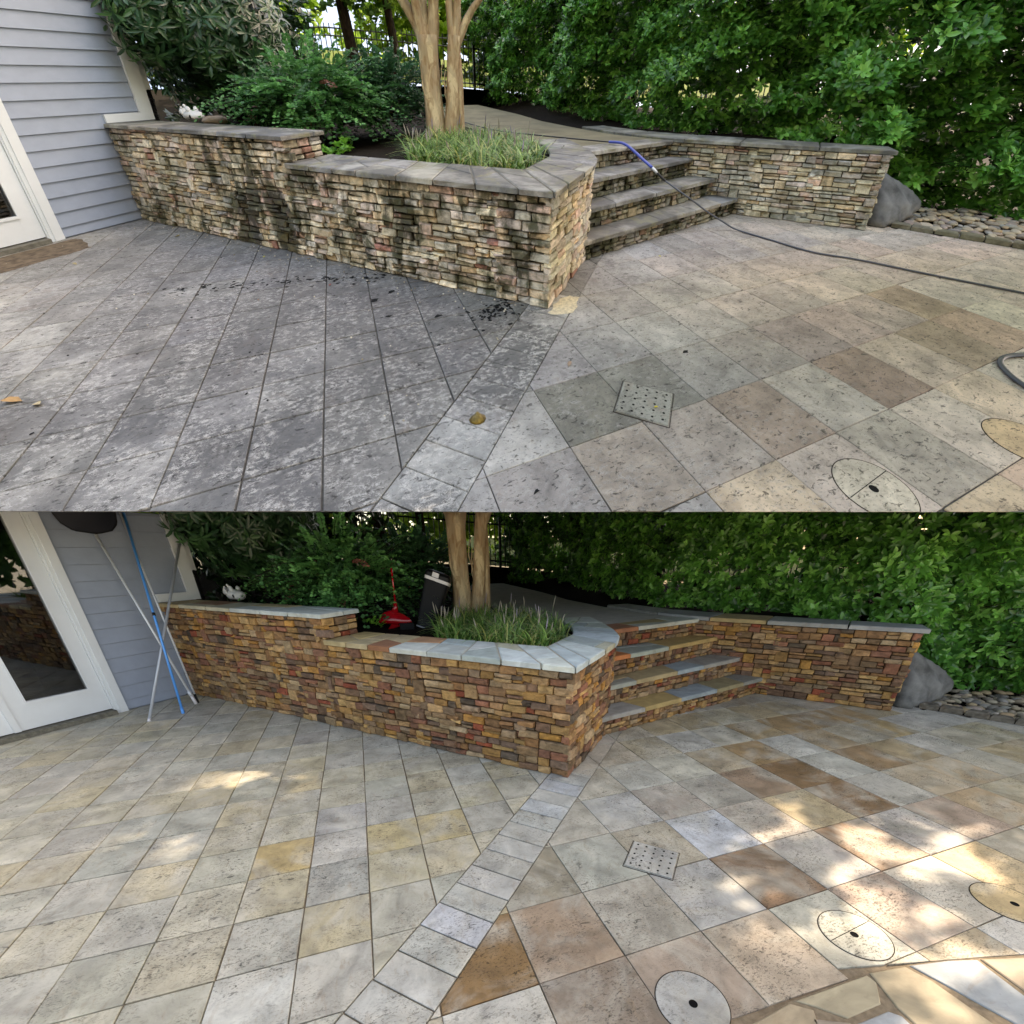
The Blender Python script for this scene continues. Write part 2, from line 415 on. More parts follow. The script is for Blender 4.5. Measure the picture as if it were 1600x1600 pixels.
# ------------------------------------------------------------------ plan of the terrace
T = 0.406                                         # large tile
LF = np.array([-3.96, 4.53]); CO = np.array([-0.35, 0.74]); UPR = np.array([-2.04, 2.515])
FE = (CO - LF) / np.linalg.norm(CO - LF); FN = np.array([-FE[1], FE[0]])      # along the planter front, into the bed
H0 = np.array([-4.49, 4.04]); HD = np.array([1, 1]) / math.sqrt(2); HN = np.array([1, -1]) / math.sqrt(2)
CURVE = [CO, np.array([0.375, 1.42]), np.array([0.555, 1.68]), np.array([0.68, 2.0]), np.array([0.79, 2.4]), np.array([0.90, 2.9])]
RWALL = [np.array(p) for p in ((3.60, 0.905), (2.81, 1.855), (2.22, 2.57), (1.99, 3.2), (1.93, 4.1))]
STEP = [((0.35, 1.36), (2.83, 1.89), 0.205), ((0.54, 1.61), (2.61, 2.10), 0.42), ((0.67, 1.85), (2.455, 2.345), 0.635), ((0.93, 2.23), (2.22, 2.515), 0.835)]

def v3(p, z): return (p[0], p[1], z)
def hp(s, d, z): q = H0 + s * HD + d * HN; return (q[0], q[1], z)

def resample(pts, n):
    pts = np.asarray(pts, float); d = np.r_[0, np.cumsum(np.linalg.norm(np.diff(pts, axis=0), axis=1))]
    t = np.linspace(0, d[-1], n)
    return np.stack([np.interp(t, d, pts[:, k]) for k in range(pts.shape[1])], 1), d[-1]

class Path2:
    """polyline with arc length; right-hand outward normal"""
    def __init__(self, pts, flip=False):
        self.p = np.asarray(pts, float); self.d = np.r_[0, np.cumsum(np.linalg.norm(np.diff(self.p, axis=0), axis=1))]; self.L = self.d[-1]; self.f = -1 if flip else 1
    def at(self, s):
        return np.array([np.interp(s, self.d, self.p[:, 0]), np.interp(s, self.d, self.p[:, 1])])
    def nrm(self, s):
        a = self.at(max(0, s - 0.06)); b = self.at(min(self.L, s + 0.06)); t = (b - a) / (np.linalg.norm(b - a) + 1e-9)
        return self.f * np.array([t[1], -t[0]])
    def pt(self, s, out, z):
        e = 0.0
        if s < 0: e = s; s0 = 0.0
        elif s > self.L: e = s - self.L; s0 = self.L
        else: s0 = s
        q = self.at(s0) + self.nrm(s0) * out
        if e:
            a = self.at(max(0, s0 - .05)); b = self.at(min(self.L, s0 + .05)); q = q + (b - a) / np.linalg.norm(b - a) * e
        return (q[0], q[1], z)

# ------------------------------------------------------------------ paving
CLEAN_R = {(0, 1): '#8d6d50', (2, 1): '#a5805f', (3, 0): '#94724f', (3, -1): '#93724e', (5, -1): '#a38460', (2, -1): '#a58b70', (6, -1): '#b9a07a',
           (3, -2): '#b08f62', (4, -1): '#bdb8a8', (4, 0): '#c0b9aa', (1, 0): '#b7aa98', (0, 0): '#c2c4c6', (1, 1): '#b7aca0', (3, 1): '#b4aaa0', (4, 1): '#b39a86',
           (5, 1): '#bb9f7a', (1, 2): '#b59b86', (0, 2): '#c9c3ae', (-1, 2): '#bba88e', (2, 2): '#c4b9a6', (3, 2): '#c9ae82', (-1, 1): '#aaa8a0',
           (-2, 1): '#a59c8c', (-3, 1): '#a68c72', (-2, 0): '#b2b0a0', (-1, 0): '#b3a58c', (-1, -1): '#b6b2aa', (0, -1): '#b5a796', (1, -1): '#b3aa9b',
           (-2, 2): '#a69380', (-3, 2): '#8f7d6a', (-4, 1): '#8d6b3f', (-3, 0): '#918873', (5, -3): '#b08f62', (4, -3): '#b99a6b', (3, -3): '#c0b7a2', (4, -2): '#c6c1b4',
           (5, -2): '#b79d77', (6, -3): '#ae8a58', (7, -3): '#b29468', (2, -2): '#b4a184', (1, -2): '#c4bda9', (0, -2): '#bfbbad', (5, 0): '#bca98c', (6, 0): '#c1a784', (6, -2): '#b7a88e', (7, -2): '#b89b6c'}
GRIME_R = {(2, 1): '#ad8f7a', (0, 1): '#a8937f', (1, 1): '#c2b6a2', (1, 2): '#ada594', (2, 2): '#d2c0ac', (3, 1): '#c8b59e', (4, 1): '#b79c80', (5, 1): '#c9a988', (0, 2): '#c9bda8', (-1, 2): '#ccb998', (-1, 1): '#c0b09c', (-2, 1): '#b9a992', (-3, 2): '#b7977c', (-3, 1): '#a59d94', (1, 3): '#cdb68e', (2, 3): '#d0ad90', (3, 2): '#cdb99c', (3, 0): '#b8a494', (2, 0): '#b3a296', (4, 0): '#bcae9c', (5, 0): '#b9a184', (1, 0): '#a9a294', (0, 0): '#a5a29c'}
CREAM = ['#b9b4a3', '#b3b2a6', '#bbb7a8', '#b0b1ab', '#c0bbaa', '#b7ae96', '#bdb49b', '#b3b2ac', '#b9b39c', '#b4b4ac']
SANDY = ['#bfb6a2', '#b7aa92', '#bcae90', '#b9a580', '#c3bdb0', '#b39f80', '#c0b59e', '#b8ad9a']
GRIME_L = ['#a6a4a0', '#aaa8a3', '#a3a2a0', '#a8a6a1', '#adaba4', '#a1a09e', '#a5a4a4']
CLEAN_L = {(0, 1): '#c0bfba', (1, 0): '#b9b29a', (1, 1): '#c0b088', (0, 0): '#a9aaa6', (-1, 1): '#bfa878', (2, 1): '#bdac84', (0, -1): '#bcb093', (-1, -2): '#c9cac8', (2, 2): '#b3b1a4', (0, 2): '#aeaead'}
DRAIN_C = (-0.315, -0.307); LIDS = [(-0.683, -1.085, 0.137), (0.245, -1.062, 0.140), (1.155, -1.18, 0.14)]

FRONT_N = None
def undercut(V):
    """the upper terrace ends in a slanting edge: lower vertices are drawn back so the edge tapers away beneath"""
    V = np.asarray(V, float)
    if not TOP: return V
    c = np.array([-1.575, -1.604, 1.565])                     # knife edge runs from the tile tops down and back
    a = np.array([-3.046, 0.171, 0.0]); b = np.array([0.67, -1.346, 0.0])
    n = np.cross(a - c, b - c); n = n / np.linalg.norm(n)
    if n[2] < 0: n = -n
    out = V.copy(); d = (V - c) @ n
    fwd = np.array([0.342, 0.852, 0.0]); fwd /= np.linalg.norm(fwd)
    k = fwd @ n
    for i in np.where(d < 0.0)[0]: out[i] = out[i] - fwd * (d[i] / k)
    return out

def slab_piece(poly, z, th, bev, r, jit=0.0):
    """a bevelled slab from a polygon"""
    poly = ccw(poly); n = len(poly)
    inn = shrink(poly, bev)
    if len(inn) != n: inn = [(0.96 * x + 0.04 * sum(p[0] for p in poly) / n, 0.96 * y + 0.04 * sum(p[1] for p in poly) / n) for x, y in poly]
    j = lambda: r.uniform(-jit, jit)
    V = [(x, y, z) for x, y in inn] + [(x + j(), y + j(), z - bev * 0.8) for x, y in poly] + [(x + j(), y + j(), z - th) for x, y in poly]
    F = [tuple(range(n))] + [(i + n, (i + 1) % n + n, (i + 1) % n, i) for i in range(n)] + [(i + 2 * n, (i + 1) % n + 2 * n, (i + 1) % n + n, i + n) for i in range(n)]
    return V, F

def front_clip(p):
    return clip(p, *FRONT) if TOP else p
_a = np.array([-3.046, 0.171]); _b = np.array([0.67, -1.346]); _n = np.array([_b[1] - _a[1], -(_b[0] - _a[0])])
if _n @ np.array([0.342, 0.852]) > 0: _n = -_n
FRONT = (_n[0], _n[1], _n @ _a)                                # keep the far side

def paving():
    r = random.Random(11 if TOP else 12)
    tm = 'grimy_travertine' if TOP else 'travertine'
    bed = MB()
    big = [(-7.5, 7.0), (-7.5, -3.0), (8.0, -3.0), (8.0, 3.0), (3.0, 3.0), (-1.5, 4.0), (-3.2, 5.2)]
    big = [(-7.0, -2.6), (6.0, -2.6), (6.0, 1.6), (2.9, 2.2), (0.3, 1.7), (-0.2, 1.3), (-3.6, 5.0), (-4.0, 4.7), (-7.0, 1.7)]
    if TOP:
        zl = -0.014; big = ccw(clip(big, *FRONT))
        V = undercut([(x, y, zl) for x, y in big] + [])
    else:
        zl = -0.012; V = np.array([(x, y, zl) for x, y in big])
    V = np.vstack([V, V * [1, 1, 1] + [0, 0, -0.004]])
    n = len(big)
    if TOP: V = undercut(V)
    F = [tuple(range(n)), tuple(range(2 * n - 1, n - 1, -1))] + [(i + n, (i + 1) % n + n, (i + 1) % n, i) for i in range(n)]
    o = emit('ground', V, F, 'grimy_grout' if TOP else 'grout', base=(0, 0, 0)); o['kind'] = 'structure'
    o.data.materials.append(MATS['mulch']); o.data.polygons[1].material_index = 1
    COPE = [(-1.0, -1.10), (-0.62, -1.215), (-0.408, -1.203), (-0.151, -1.197), (0.095, -1.216), (0.284, -1.239), (0.472, -1.282), (0.813, -1.371), (1.4, -1.55)]
    # large square tiles
    R = struct_empty('patio', (1, 0, 0))
    for i in range(-6, 14):
        for j in range(-7, 7):
            x0 = i * T; y1 = -j * T; q = [(x0, y1 - T), (x0 + T, y1 - T), (x0 + T, y1), (x0, y1)]
            q0 = q; q = clip(q, -1, 1, 0.862); q = front_clip(q)
            ex = clip(clip(clip(q0, 1, -1, -0.862), -1, 1, 1.075), -1, -1, -0.56)
            if len(ex) >= 3 and abs(area(ex)) > 0.002 and max(p_[1] for p_ in ex) < 1.7:
                V, F = slab_piece(shrink(ccw(ex), 0.002), r.uniform(-.001, .001), 0.012, 0.0022, r); emit('tile', V, F, tm, R, vary(hexc('#8a8884' if TOP else '#b9b2a4'), r), alpha=0.3)
            if len(q) < 3: continue
            # stop at the risers, at the wall, at the edging stones
            q = clip(q, -0.19, 1.0, 1.45)
            if len(q) >= 3: q = clip(q, 0.905, 0.43, 4.00)
            if len(q) >= 3 and min(p[1] for p in q) < -1.19 and max(p[0] for p in q) > -0.7:
                q = clip(q, -0.05, -1.0, 1.215) if max(p[0] for p in q) < 0.3 else clip(q, -0.26, -1.0, 1.165)
            if len(q) < 3 or abs(area(q)) < 0.0006: continue
            q = ccw(q); c = np.mean(np.array(q), 0)
            if not in_frame([(p[0], p[1], 0) for p in q] + [(c[0], c[1], 0)], 20): continue
            qq = [(a_ + r.uniform(-.0012, .0012), b_ + r.uniform(-.0012, .0012)) for a_, b_ in shrink(q, r.uniform(0.0018, 0.0032))]
            if len(qq) < 3 or area(qq) < 0.0003: continue
            if TOP:
                k = min(1, max(0, 0.45 + (c[0] - c[1] * 0.9 - 0.7) * 0.42))
                col = hexc('#b1aeaa') * (1 - k) + hexc('#dccdbb') * k
                if (i, j) in ((-2, 0), (-1, 0)): col = hexc('#8b897d')
                if (i, j) in GRIME_R: col = desat(hexc(GRIME_R[(i, j)]), 0.25) * np.array([1.14, 1.08, 1.06])
                elif j < 0 and i > 2: col = col * 0.7 + hexc(r.choice(['#b09a80', '#a59a8a', '#b8a48c'])) * 0.3
                col = vary(col, r, 0.1, 0.04); al = 0.34 * (1 - k) + 0.10
            else:
                col = desat(vary(hexc(CLEAN_R.get((i, j), r.choice(SANDY))), r, 0.04, 0.02), 0.10) * 0.95; al = 0
            V, F = slab_piece(qq, r.uniform(-0.001, 0.001), 0.012, 0.0022, r)
            emit('tile', undercut(V), F, tm, R, col, alpha=al)
    # small square tiles
    L = struct_empty('terrace', (-2.5, 1.5, 0))
    S = 0.318
    for i in range(-13, 6):
        for j in range(-6, 16):
            x0 = -2.185 + i * S; y0 = -0.03 + j * S
            q = [(x0, y0), (x0 + S, y0), (x0 + S, y0 + S), (x0, y0 + S)]
            q = clip(q, 1, -1, -1.312); q = front_clip(q)
            if len(q) >= 3: q = clip(q, -1, 1, 8.52)
            if len(q) >= 3: q = clip(q, FN[0], FN[1], FN @ CO + 0.06)
            if len(q) < 3 or abs(area(q)) < 0.0005: continue
            q = ccw(q); c = np.mean(np.array(q), 0)
            if not in_frame([(p[0], p[1], 0) for p in q], 20): continue
            qq = [(a_ + r.uniform(-.0015, .0015), b_ + r.uniform(-.0015, .0015)) for a_, b_ in shrink(q, r.uniform(0.0036, 0.005) if TOP else r.uniform(0.0025, 0.0042))]
            if len(qq) < 3 or area(qq) < 0.0003: continue
            if TOP:
                k = min(1, max(0, (-c[0] - 2.6) / 2.2)); col = hexc(r.choice(GRIME_L)) * (1 - k) + hexc('#c6c2b6') * k; al = 0.95 - 0.55 * k
                dk = min(1, max(0, ((c - CO) @ FN + 1.7) / 1.3)) * (1 - 0.6 * k); col = col * (1 - 0.45 * dk); al *= 1 - 0.35 * dk
                col = vary(col, r, 0.13, 0.015)
            else: col = desat(vary(hexc(CLEAN_L.get((i, j), r.choice(CREAM))), r, 0.05, 0.02), 0.12) * [0.96, 0.92, 0.82]; al = 0
            V, F = slab_piece(qq, r.uniform(-0.0012, 0.0012), 0.012, 0.0025, r)
            emit('tile', undercut(V), F, tm, L, col, alpha=al)
    # border of narrow pavers
    B = struct_empty('paver_border', (-1.0, 0.1, 0))
    ds = 0.2265
    for k in range(-9, 16):
        s0 = -2.433 + k * ds; s1 = s0 + ds
        if s0 > 0.52: continue
        f = lambda s, d: ((s - d) / 2, (s + d) / 2)             # x+y=s, y-x=d
        q = ccw([f(s0, 0.862), f(s1, 0.862), f(s1, 1.312), f(s0, 1.312)]); q = front_clip(q)
        if len(q) < 3 or not in_frame([(p[0], p[1], 0) for p in q], 10): continue
        col = vary(hexc('#b4b3af' if TOP else r.choice(['#b5b4aa', '#bcbab0', '#bfc0bf', '#b2b0a6'])), r, 0.06, 0.02)
        V, F = slab_piece(shrink(q, 0.0035), r.uniform(-0.001, 0.0015), 0.012, 0.003, r)
        emit('paver', undercut(V), F, tm, B, col, alpha=1.25 if TOP else 0)
    # coping flags round the pool
    C = struct_empty('pool_coping', (0.4, -1.4, 0))
    flags = [[(-.62, -1.235), (-.325, -1.213), (-.262, -1.262), (-.36, -1.40), (-.62, -1.45)], [(-.295, -1.212), (.082, -1.226), (.085, -1.262), (.005, -1.33), (-.17, -1.33), (-.245, -1.255)],
             [(.105, -1.224), (.275, -1.252), (.305, -1.33), (.32, -1.62), (.02, -1.62), (.05, -1.36)], [(.30, -1.254), (.48, -1.292), (.60, -1.33), (.55, -1.60), (.41, -1.60), (.335, -1.36)],
             [(.62, -1.335), (.80, -1.388), (.78, -1.65), (.58, -1.62)], [(.82, -1.395), (1.3, -1.54), (1.2, -1.8), (.80, -1.66)], [(-.30, -1.285), (-.18, -1.345), (-.23, -1.52), (-.34, -1.42)],
             [(-.155, -1.355), (0.0, -1.36), (.03, -1.39), (0, -1.62), (-.2, -1.6), (-.2, -1.5)]]
    fc = ['#b89b62', '#b59d66', '#b49a62', '#9da3a3', '#b08f60', '#a5a7a4', '#a58a6c', '#9fa6a6']
    for q, c in zip(flags, fc):
        q = front_clip(ccw(q))
        if len(q) < 3 or area(q) < 0.001: continue
        V, F = slab_piece(q, 0.002, 0.014, 0.004, r, 0.0015)
        emit('flagstone', undercut(V), F, 'grimy_flagstone' if TOP else 'flagstone', C, desat(vary(hexc(c) * (0.8 if TOP else 0.95), r, 0.05), 0.45))
    q = front_clip(ccw([(-.64, -1.225), (-.3, -1.205), (.09, -1.219), (.29, -1.245), (.48, -1.287), (.81, -1.376), (1.4, -1.57), (1.3, -2.2), (-.64, -2.2)]))
    if len(q) > 2: emit('mortar_bed', undercut([(x, y, -0.0045) for x, y in q]), [tuple(range(len(q)))], 'grimy_mortar' if TOP else 'grout', C)
    # perforated drain plate
    d = thing('drain_cover', 'square perforated stone drain cover, %s' % ('grimy, with a yellow leaf on it' if TOP else 'clean, set in pale tiles'), 'drain cover', (DRAIN_C[0], DRAIN_C[1], 0), 'perforated drain covers')
    f = lambda a, b: (DRAIN_C[0] + a * 0.1775 + b * 0.1775, DRAIN_C[1] - a * 0.18 + b * 0.168)     # half diagonals measured on the patio
    g = lambda a, b: (DRAIN_C[0] + a * 0.0895 + b * 0.0875, DRAIN_C[1] - a * 0.0905 + b * 0.083)
    V, F = slab_piece([g(-1, -1), g(1, -1), g(1, 1), g(-1, 1)], 0.0105, 0.010, 0.003, r)
    pl = emit('plate', V, F, tm, d, hexc('#a09f94' if TOP else '#b3b1aa'), alpha=0.1)
    rim = MB(); 
    for a0, b0, a1, b1 in ((-1.06, -1.06, 1.06, -1.06), (1.06, -1.06, 1.06, 1.06), (1.06, 1.06, -1.06, 1.06), (-1.06, 1.06, -1.06, -1.06)):
        rim.tube([v3(g(a0, b0), 0.0015), v3(g(a1, b1), 0.0015)], 0.0018, 6)
    rim.out('seam', 'seam_brown', d)
    for a in range(5):
        for b in range(5):
            h = MB(); c = g(-0.78 + 0.39 * a, -0.78 + 0.39 * b)
            h.prism([(c[0] + 0.0068 * math.cos(t * math.pi / 4), c[1] + 0.0068 * math.sin(t * math.pi / 4)) for t in range(8)], 0.0100, 0.0108)
            h.out('hole', 'dark_hole', d)
    # round lids
    names = ['round stone lid nearest the bottom edge, clean and grey', 'round lid split by a seam, in the bright %s tiles' % ('speckled' if TOP else 'sunlit'), 'round lid at the right edge of the %s patio' % ('grimy' if TOP else 'clean')]
    for k, (x, y, rd) in enumerate(LIDS):
        if TOP and k == 0: continue
        t = thing('skimmer_lid', names[k], 'lid', (x, y, 0), 'round lids in the patio')
        ring = [(x + rd * math.cos(a), y + rd * math.sin(a)) for a in np.linspace(0, 2 * math.pi, 48, endpoint=False)]
        ring = front_clip(ring)
        V, F = slab_piece(ring, 0.0035, 0.006, 0.0018, r)
        col = [hexc('#a9a8a2'), hexc('#cfc3ae') if TOP else hexc('#c3bfae'), hexc('#d2b48c') if TOP else hexc('#c4ab80')][k]
        emit('disc', undercut(V), F, tm, t, col, alpha=0.0)
        sm = MB(); pts = [(x + (rd + 0.002) * math.cos(a), y + (rd + 0.002) * math.sin(a), 0.0012) for a in np.linspace(0, 2 * math.pi, 49)]
        pts = [p for p in pts if not TOP or FRONT[0] * p[0] + FRONT[1] * p[1] < FRONT[2] - 0.004]
        if TOP:      # the run that is inside the terrace, in order
            br = [i for i in range(1, len(pts)) if math.dist(pts[i], pts[i - 1]) > 0.05]
            if br: pts = pts[br[0]:] + pts[1:br[0]]
        sm.tube(pts, 0.0019, 6); sm.out('seam', 'seam_brown', t)
        hx, hy = [(-.683, -1.092), (.238, -1.065), (1.165, -1.195)][k]
        hpoly = [(hx + 0.017 * math.cos(a), hy + 0.017 * math.sin(a)) for a in np.linspace(0, 2 * math.pi, 14, endpoint=False)]
        if not TOP or FRONT[0] * hx + FRONT[1] * hy < FRONT[2] - 0.03:
            MB().prism(hpoly, 0.0036, 0.0042).out('finger_hole', 'dark_hole', t)
        if k == 1:
            MB().tube([(x - rd + 0.003, y + 0.008, 0.0036), (x + rd - 0.003, y + 0.03, 0.0036)], 0.0016, 6).out('split', 'dark_hole', t)

# ------------------------------------------------------------------ stone walling
CLEAN_ST = ['#8f7757', '#86694c', '#a08a68', '#786048', '#95795a', '#6d594b', '#877863', '#9c835a', '#775a4c', '#827362', '#a88f66', '#6b5c52', '#8b7049', '#856050', '#988a72', '#73624f', '#7d6a52', '#8d7a60']
DIRTY_ST = ['#b9a988', '#a99f88', '#b5a07f', '#a8968a', '#b7a495', '#9d9683', '#c0b08c', '#a58f80', '#b09a76', '#aaa394', '#b58f7c', '#958e7c', '#c2b596', '#8f8878']

def stone_mesh(path, s0, s1, z0, z1, r, proud):
    e1, e2 = min(0.3, 0.008 / (s1 - s0)), min(0.3, 0.008 / (z1 - z0))
    gs = [0, e1, 0.5 + r.uniform(-.2, .2), 1 - e1, 1]; gz = [0, e2, 1 - e2, 1]
    V = []; F = []
    tl = r.uniform(-0.008, 0.008); tz = r.uniform(-0.010, 0.010)
    for b, fz in enumerate(gz):
        for a, fs in enumerate(gs):
            edge = (a in (0, 4)) + (b in (0, 3))
            out = proud - (0.0 if edge == 0 else 0.007 if edge == 1 else 0.011) + r.uniform(-0.0045, 0.0045) + tl * (fs - 0.5) * 2 + tz * (fz - 0.5)
            ss = s0 + (s1 - s0) * fs + r.uniform(-0.004, 0.004) * (1 if a in (0, 4) else 2); zz = z0 + (z1 - z0) * fz + r.uniform(-0.0025, 0.0025)
            V.append(path.pt(ss, out, zz))
    for b in range(3):
        for a in range(4):
            F.append((b * 5 + a, b * 5 + a + 1, (b + 1) * 5 + a + 1, (b + 1) * 5 + a))
    k = len(V); ring = [0, 1, 2, 3, 4, 9, 14, 19, 18, 17, 16, 15, 10, 5]
    for s, z in ((s0, z0), (s1, z0), (s1, z1), (s0, z1)): V.append(path.pt(s, -0.045, z))
    F += [(0, k, k + 1, 4, 3, 2, 1), (4, k + 1, k + 2, 19, 14, 9), (19, k + 2, k + 3, 15, 16, 17, 18), (15, k + 3, k, 0, 5, 10)]
    return V, F

def courses(path, z0, ztop, r, hs=(0.045, 0.076), ws=(0.085, 0.225), small=1.0, flip=False):
    """list of stones (s0, s1, z0, z1): short stretches with courses of their own, interlocked, some stones rising through two courses"""
    out = []
    cuts = [0.0]
    while cuts[-1] < path.L - 0.7: cuts.append(cuts[-1] + r.uniform(0.35, 0.75))
    cuts.append(path.L)
    for ci in range(len(cuts) - 1):
        zmax = max(ztop(s) for s in np.linspace(cuts[ci], cuts[ci + 1], 12))
        z = z0; hl = []
        while z < zmax - 0.02:
            h = r.uniform(*hs) * r.choice([0.8, 1, 1, 1.15])
            if zmax - (z + h) < 0.035: h = zmax - z
            hl.append((z, h)); z += h
        busy = []
        for qi, (z, h) in enumerate(hl):
            s = cuts[ci] - (r.uniform(0, 0.06) if ci else 0.0); e = cuts[ci + 1] + (r.uniform(0, 0.06) if ci < len(cuts) - 2 else 0.0)
            nxt = []
            while s < e - 0.01:
                blk = [b for b in busy if b[0] < s + 0.004 < b[1] - 0.004]
                if blk: s = blk[0][1]; continue
                lim = min([b[0] for b in busy if b[0] > s] + [e])
                w = r.triangular(ws[0], ws[1], ws[0] + 0.35 * (ws[1] - ws[0]))
                if lim - (s + w) < 0.05: w = lim - s
                if w < 0.012: s += w; continue
                zt = ztop(s + w / 2); wob = 0.006 * math.sin(s * 2.9 + z * 13)
                if z + 0.5 * h < zt:
                    za = z0 if qi == 0 else z + wob; zb = min(z + h + wob, zt)
                    if qi + 1 < len(hl) and w < 0.15 and r.random() < 0.07 and z + h + hl[qi + 1][1] < zt:
                        zb = z + h + hl[qi + 1][1] + wob; nxt.append((s, s + w)); out.append((s, s + w, za, zb))
                    elif h > 0.06 and r.random() < 0.2:
                        m = za + (zb - za) * r.uniform(0.38, 0.62); out.append((s, s + w, za, m)); out.append((s, s + w, m, zb))
                    else: out.append((s, s + w, za, zb))
                s += w
            busy = nxt
    return out

def facing(parent, path, z0, ztop, r, cap=300, algae=0.0, dark=1.0, hs=(0.045, 0.076), ws=(0.085, 0.225)):
    mat = 'mossy_wall_stone' if TOP else 'wall_stone'
    st = []
    for (s0, s1, za, zb) in courses(path, z0, ztop, r, hs, ws):
        g = 0.0038
        V, F = stone_mesh(path, s0 + g, s1 - g, za + g, zb - g, r, r.uniform(-0.010, 0.018))
        if not in_frame(V, 5): continue
        q = to_px(V); ar = (q[:, 0].max() - q[:, 0].min()) * (q[:, 1].max() - q[:, 1].min())
        pal = DIRTY_ST if TOP else CLEAN_ST
        c = hexc(r.choice(pal))
        x = r.random()
        if x < 0.025: c = hexc('#a06456' if TOP else '#834a3a')
        elif x < 0.075: c = hexc('#b8996c' if TOP else '#a07c48')
        elif x < 0.12: c = hexc('#8d8a86' if TOP else '#544d45')
        c = (desat(vary(c, r, 0.2, 0.03), 0.34) * 1.7 if TOP else vary(c, r, 0.24, 0.03) * 1.15 * np.array([1.08, 0.93, 0.82])) * dark
        st.append((ar, V, F, c))
    st.sort(key=lambda a: -a[0])
    for ar, V, F, c in st[:cap]:
        emit('stone', V, F, mat, parent, c, smooth=False, alpha=algae)
    if len(st) > cap:
        m = MB()
        for ar, V, F, c in st[cap:]: m.add(V, F, c)
        o = m.out('stone_facing', mat, parent, smooth=False, alpha=algae); o['kind'] = 'stuff'
    return len(st)

CAPCOL = ['#a9b3b1', '#a0adaf', '#aeb5ad', '#97a3a2', '#b6bbb2', '#aca68e', '#a8946c', '#9da8a9', '#a4ab9c', '#abb3b1', '#b39c6c']
DIRTCAP = ['#8d8b82', '#84837e', '#95917f', '#7f7f7e', '#8a8578']

def flags_along(parent, outer, inner, z0, z1, r, seg=(0.26, 0.5), name='capstone', splitp=0.5, pal=None, special=(), gap=0.006, tint=None):
    n = 60
    o, L = resample(outer, n); i_, _ = resample(inner, n)
    def pt(u, v):
        u = min(max(u, 0), 1); x = u * (n - 1); k = min(int(x), n - 2); f = x - k
        a = o[k] * (1 - f) + o[k + 1] * f; b = i_[k] * (1 - f) + i_[k + 1] * f
        return a * (1 - v) + b * v
    us = [0.0]
    while us[-1] < 1 - seg[0] / L * 0.8: us.append(us[-1] + r.uniform(*seg) / L)
    us[-1] = 1.0
    if len(us) < 2: us = [0.0, 1.0]
    sk = [0] + [r.uniform(-0.15, 0.15) / L for _ in us[1:-1]] + [0]
    pal = pal or (DIRTCAP if TOP else CAPCOL)
    mat = 'grimy_flagstone' if TOP else 'flagstone'
    cnt = 0
    for k in range(len(us) - 1):
        a0, a1 = us[k], us[k + 1]; s0, s1 = sk[k], sk[k + 1]
        def side(u, s, v0, v1): return [pt(u + s * v, v) for v in np.linspace(v0, v1, 2)]
        polys = []
        def quad(va0, va1, vb0, vb1):      # left edge v range, right edge v range
            m = 3
            p = [pt(a0 + s0 * va0 + (a1 + s1 * vb0 - a0 - s0 * va0) * t, va0 + (vb0 - va0) * t) for t in np.linspace(0, 1, m)]
            q = [pt(a0 + s0 * va1 + (a1 + s1 * vb1 - a0 - s0 * va1) * t, va1 + (vb1 - va1) * t) for t in np.linspace(1, 0, m)]
            return p + q
        if r.random() < splitp:
            m0, m1 = r.uniform(0.22, 0.78), r.uniform(0.22, 0.78)
            polys = [quad(0, m0, 0, m1), quad(m0, 1, m1, 1)]
        else: polys = [quad(0, 1, 0, 1)]
        for p in polys:
            p = ccw([tuple(x) for x in p]); p = shrink(p, gap)
            if area(p) < 0.002: continue
            V, F = slab_piece(p, z1 + r.uniform(-0.002, 0.002), z1 - z0, 0.008, r, 0.004)
            c = hexc(special[cnt]) if cnt < len(special) and special[cnt] else hexc(r.choice(pal))
            emit(name, V, F, mat, parent, desat(vary(c, r, 0.14, 0.03), 0.3 if TOP else 0.16) * (1.5 if TOP else 1.12) * np.array([1.02, 1.0, 0.97])); cnt += 1

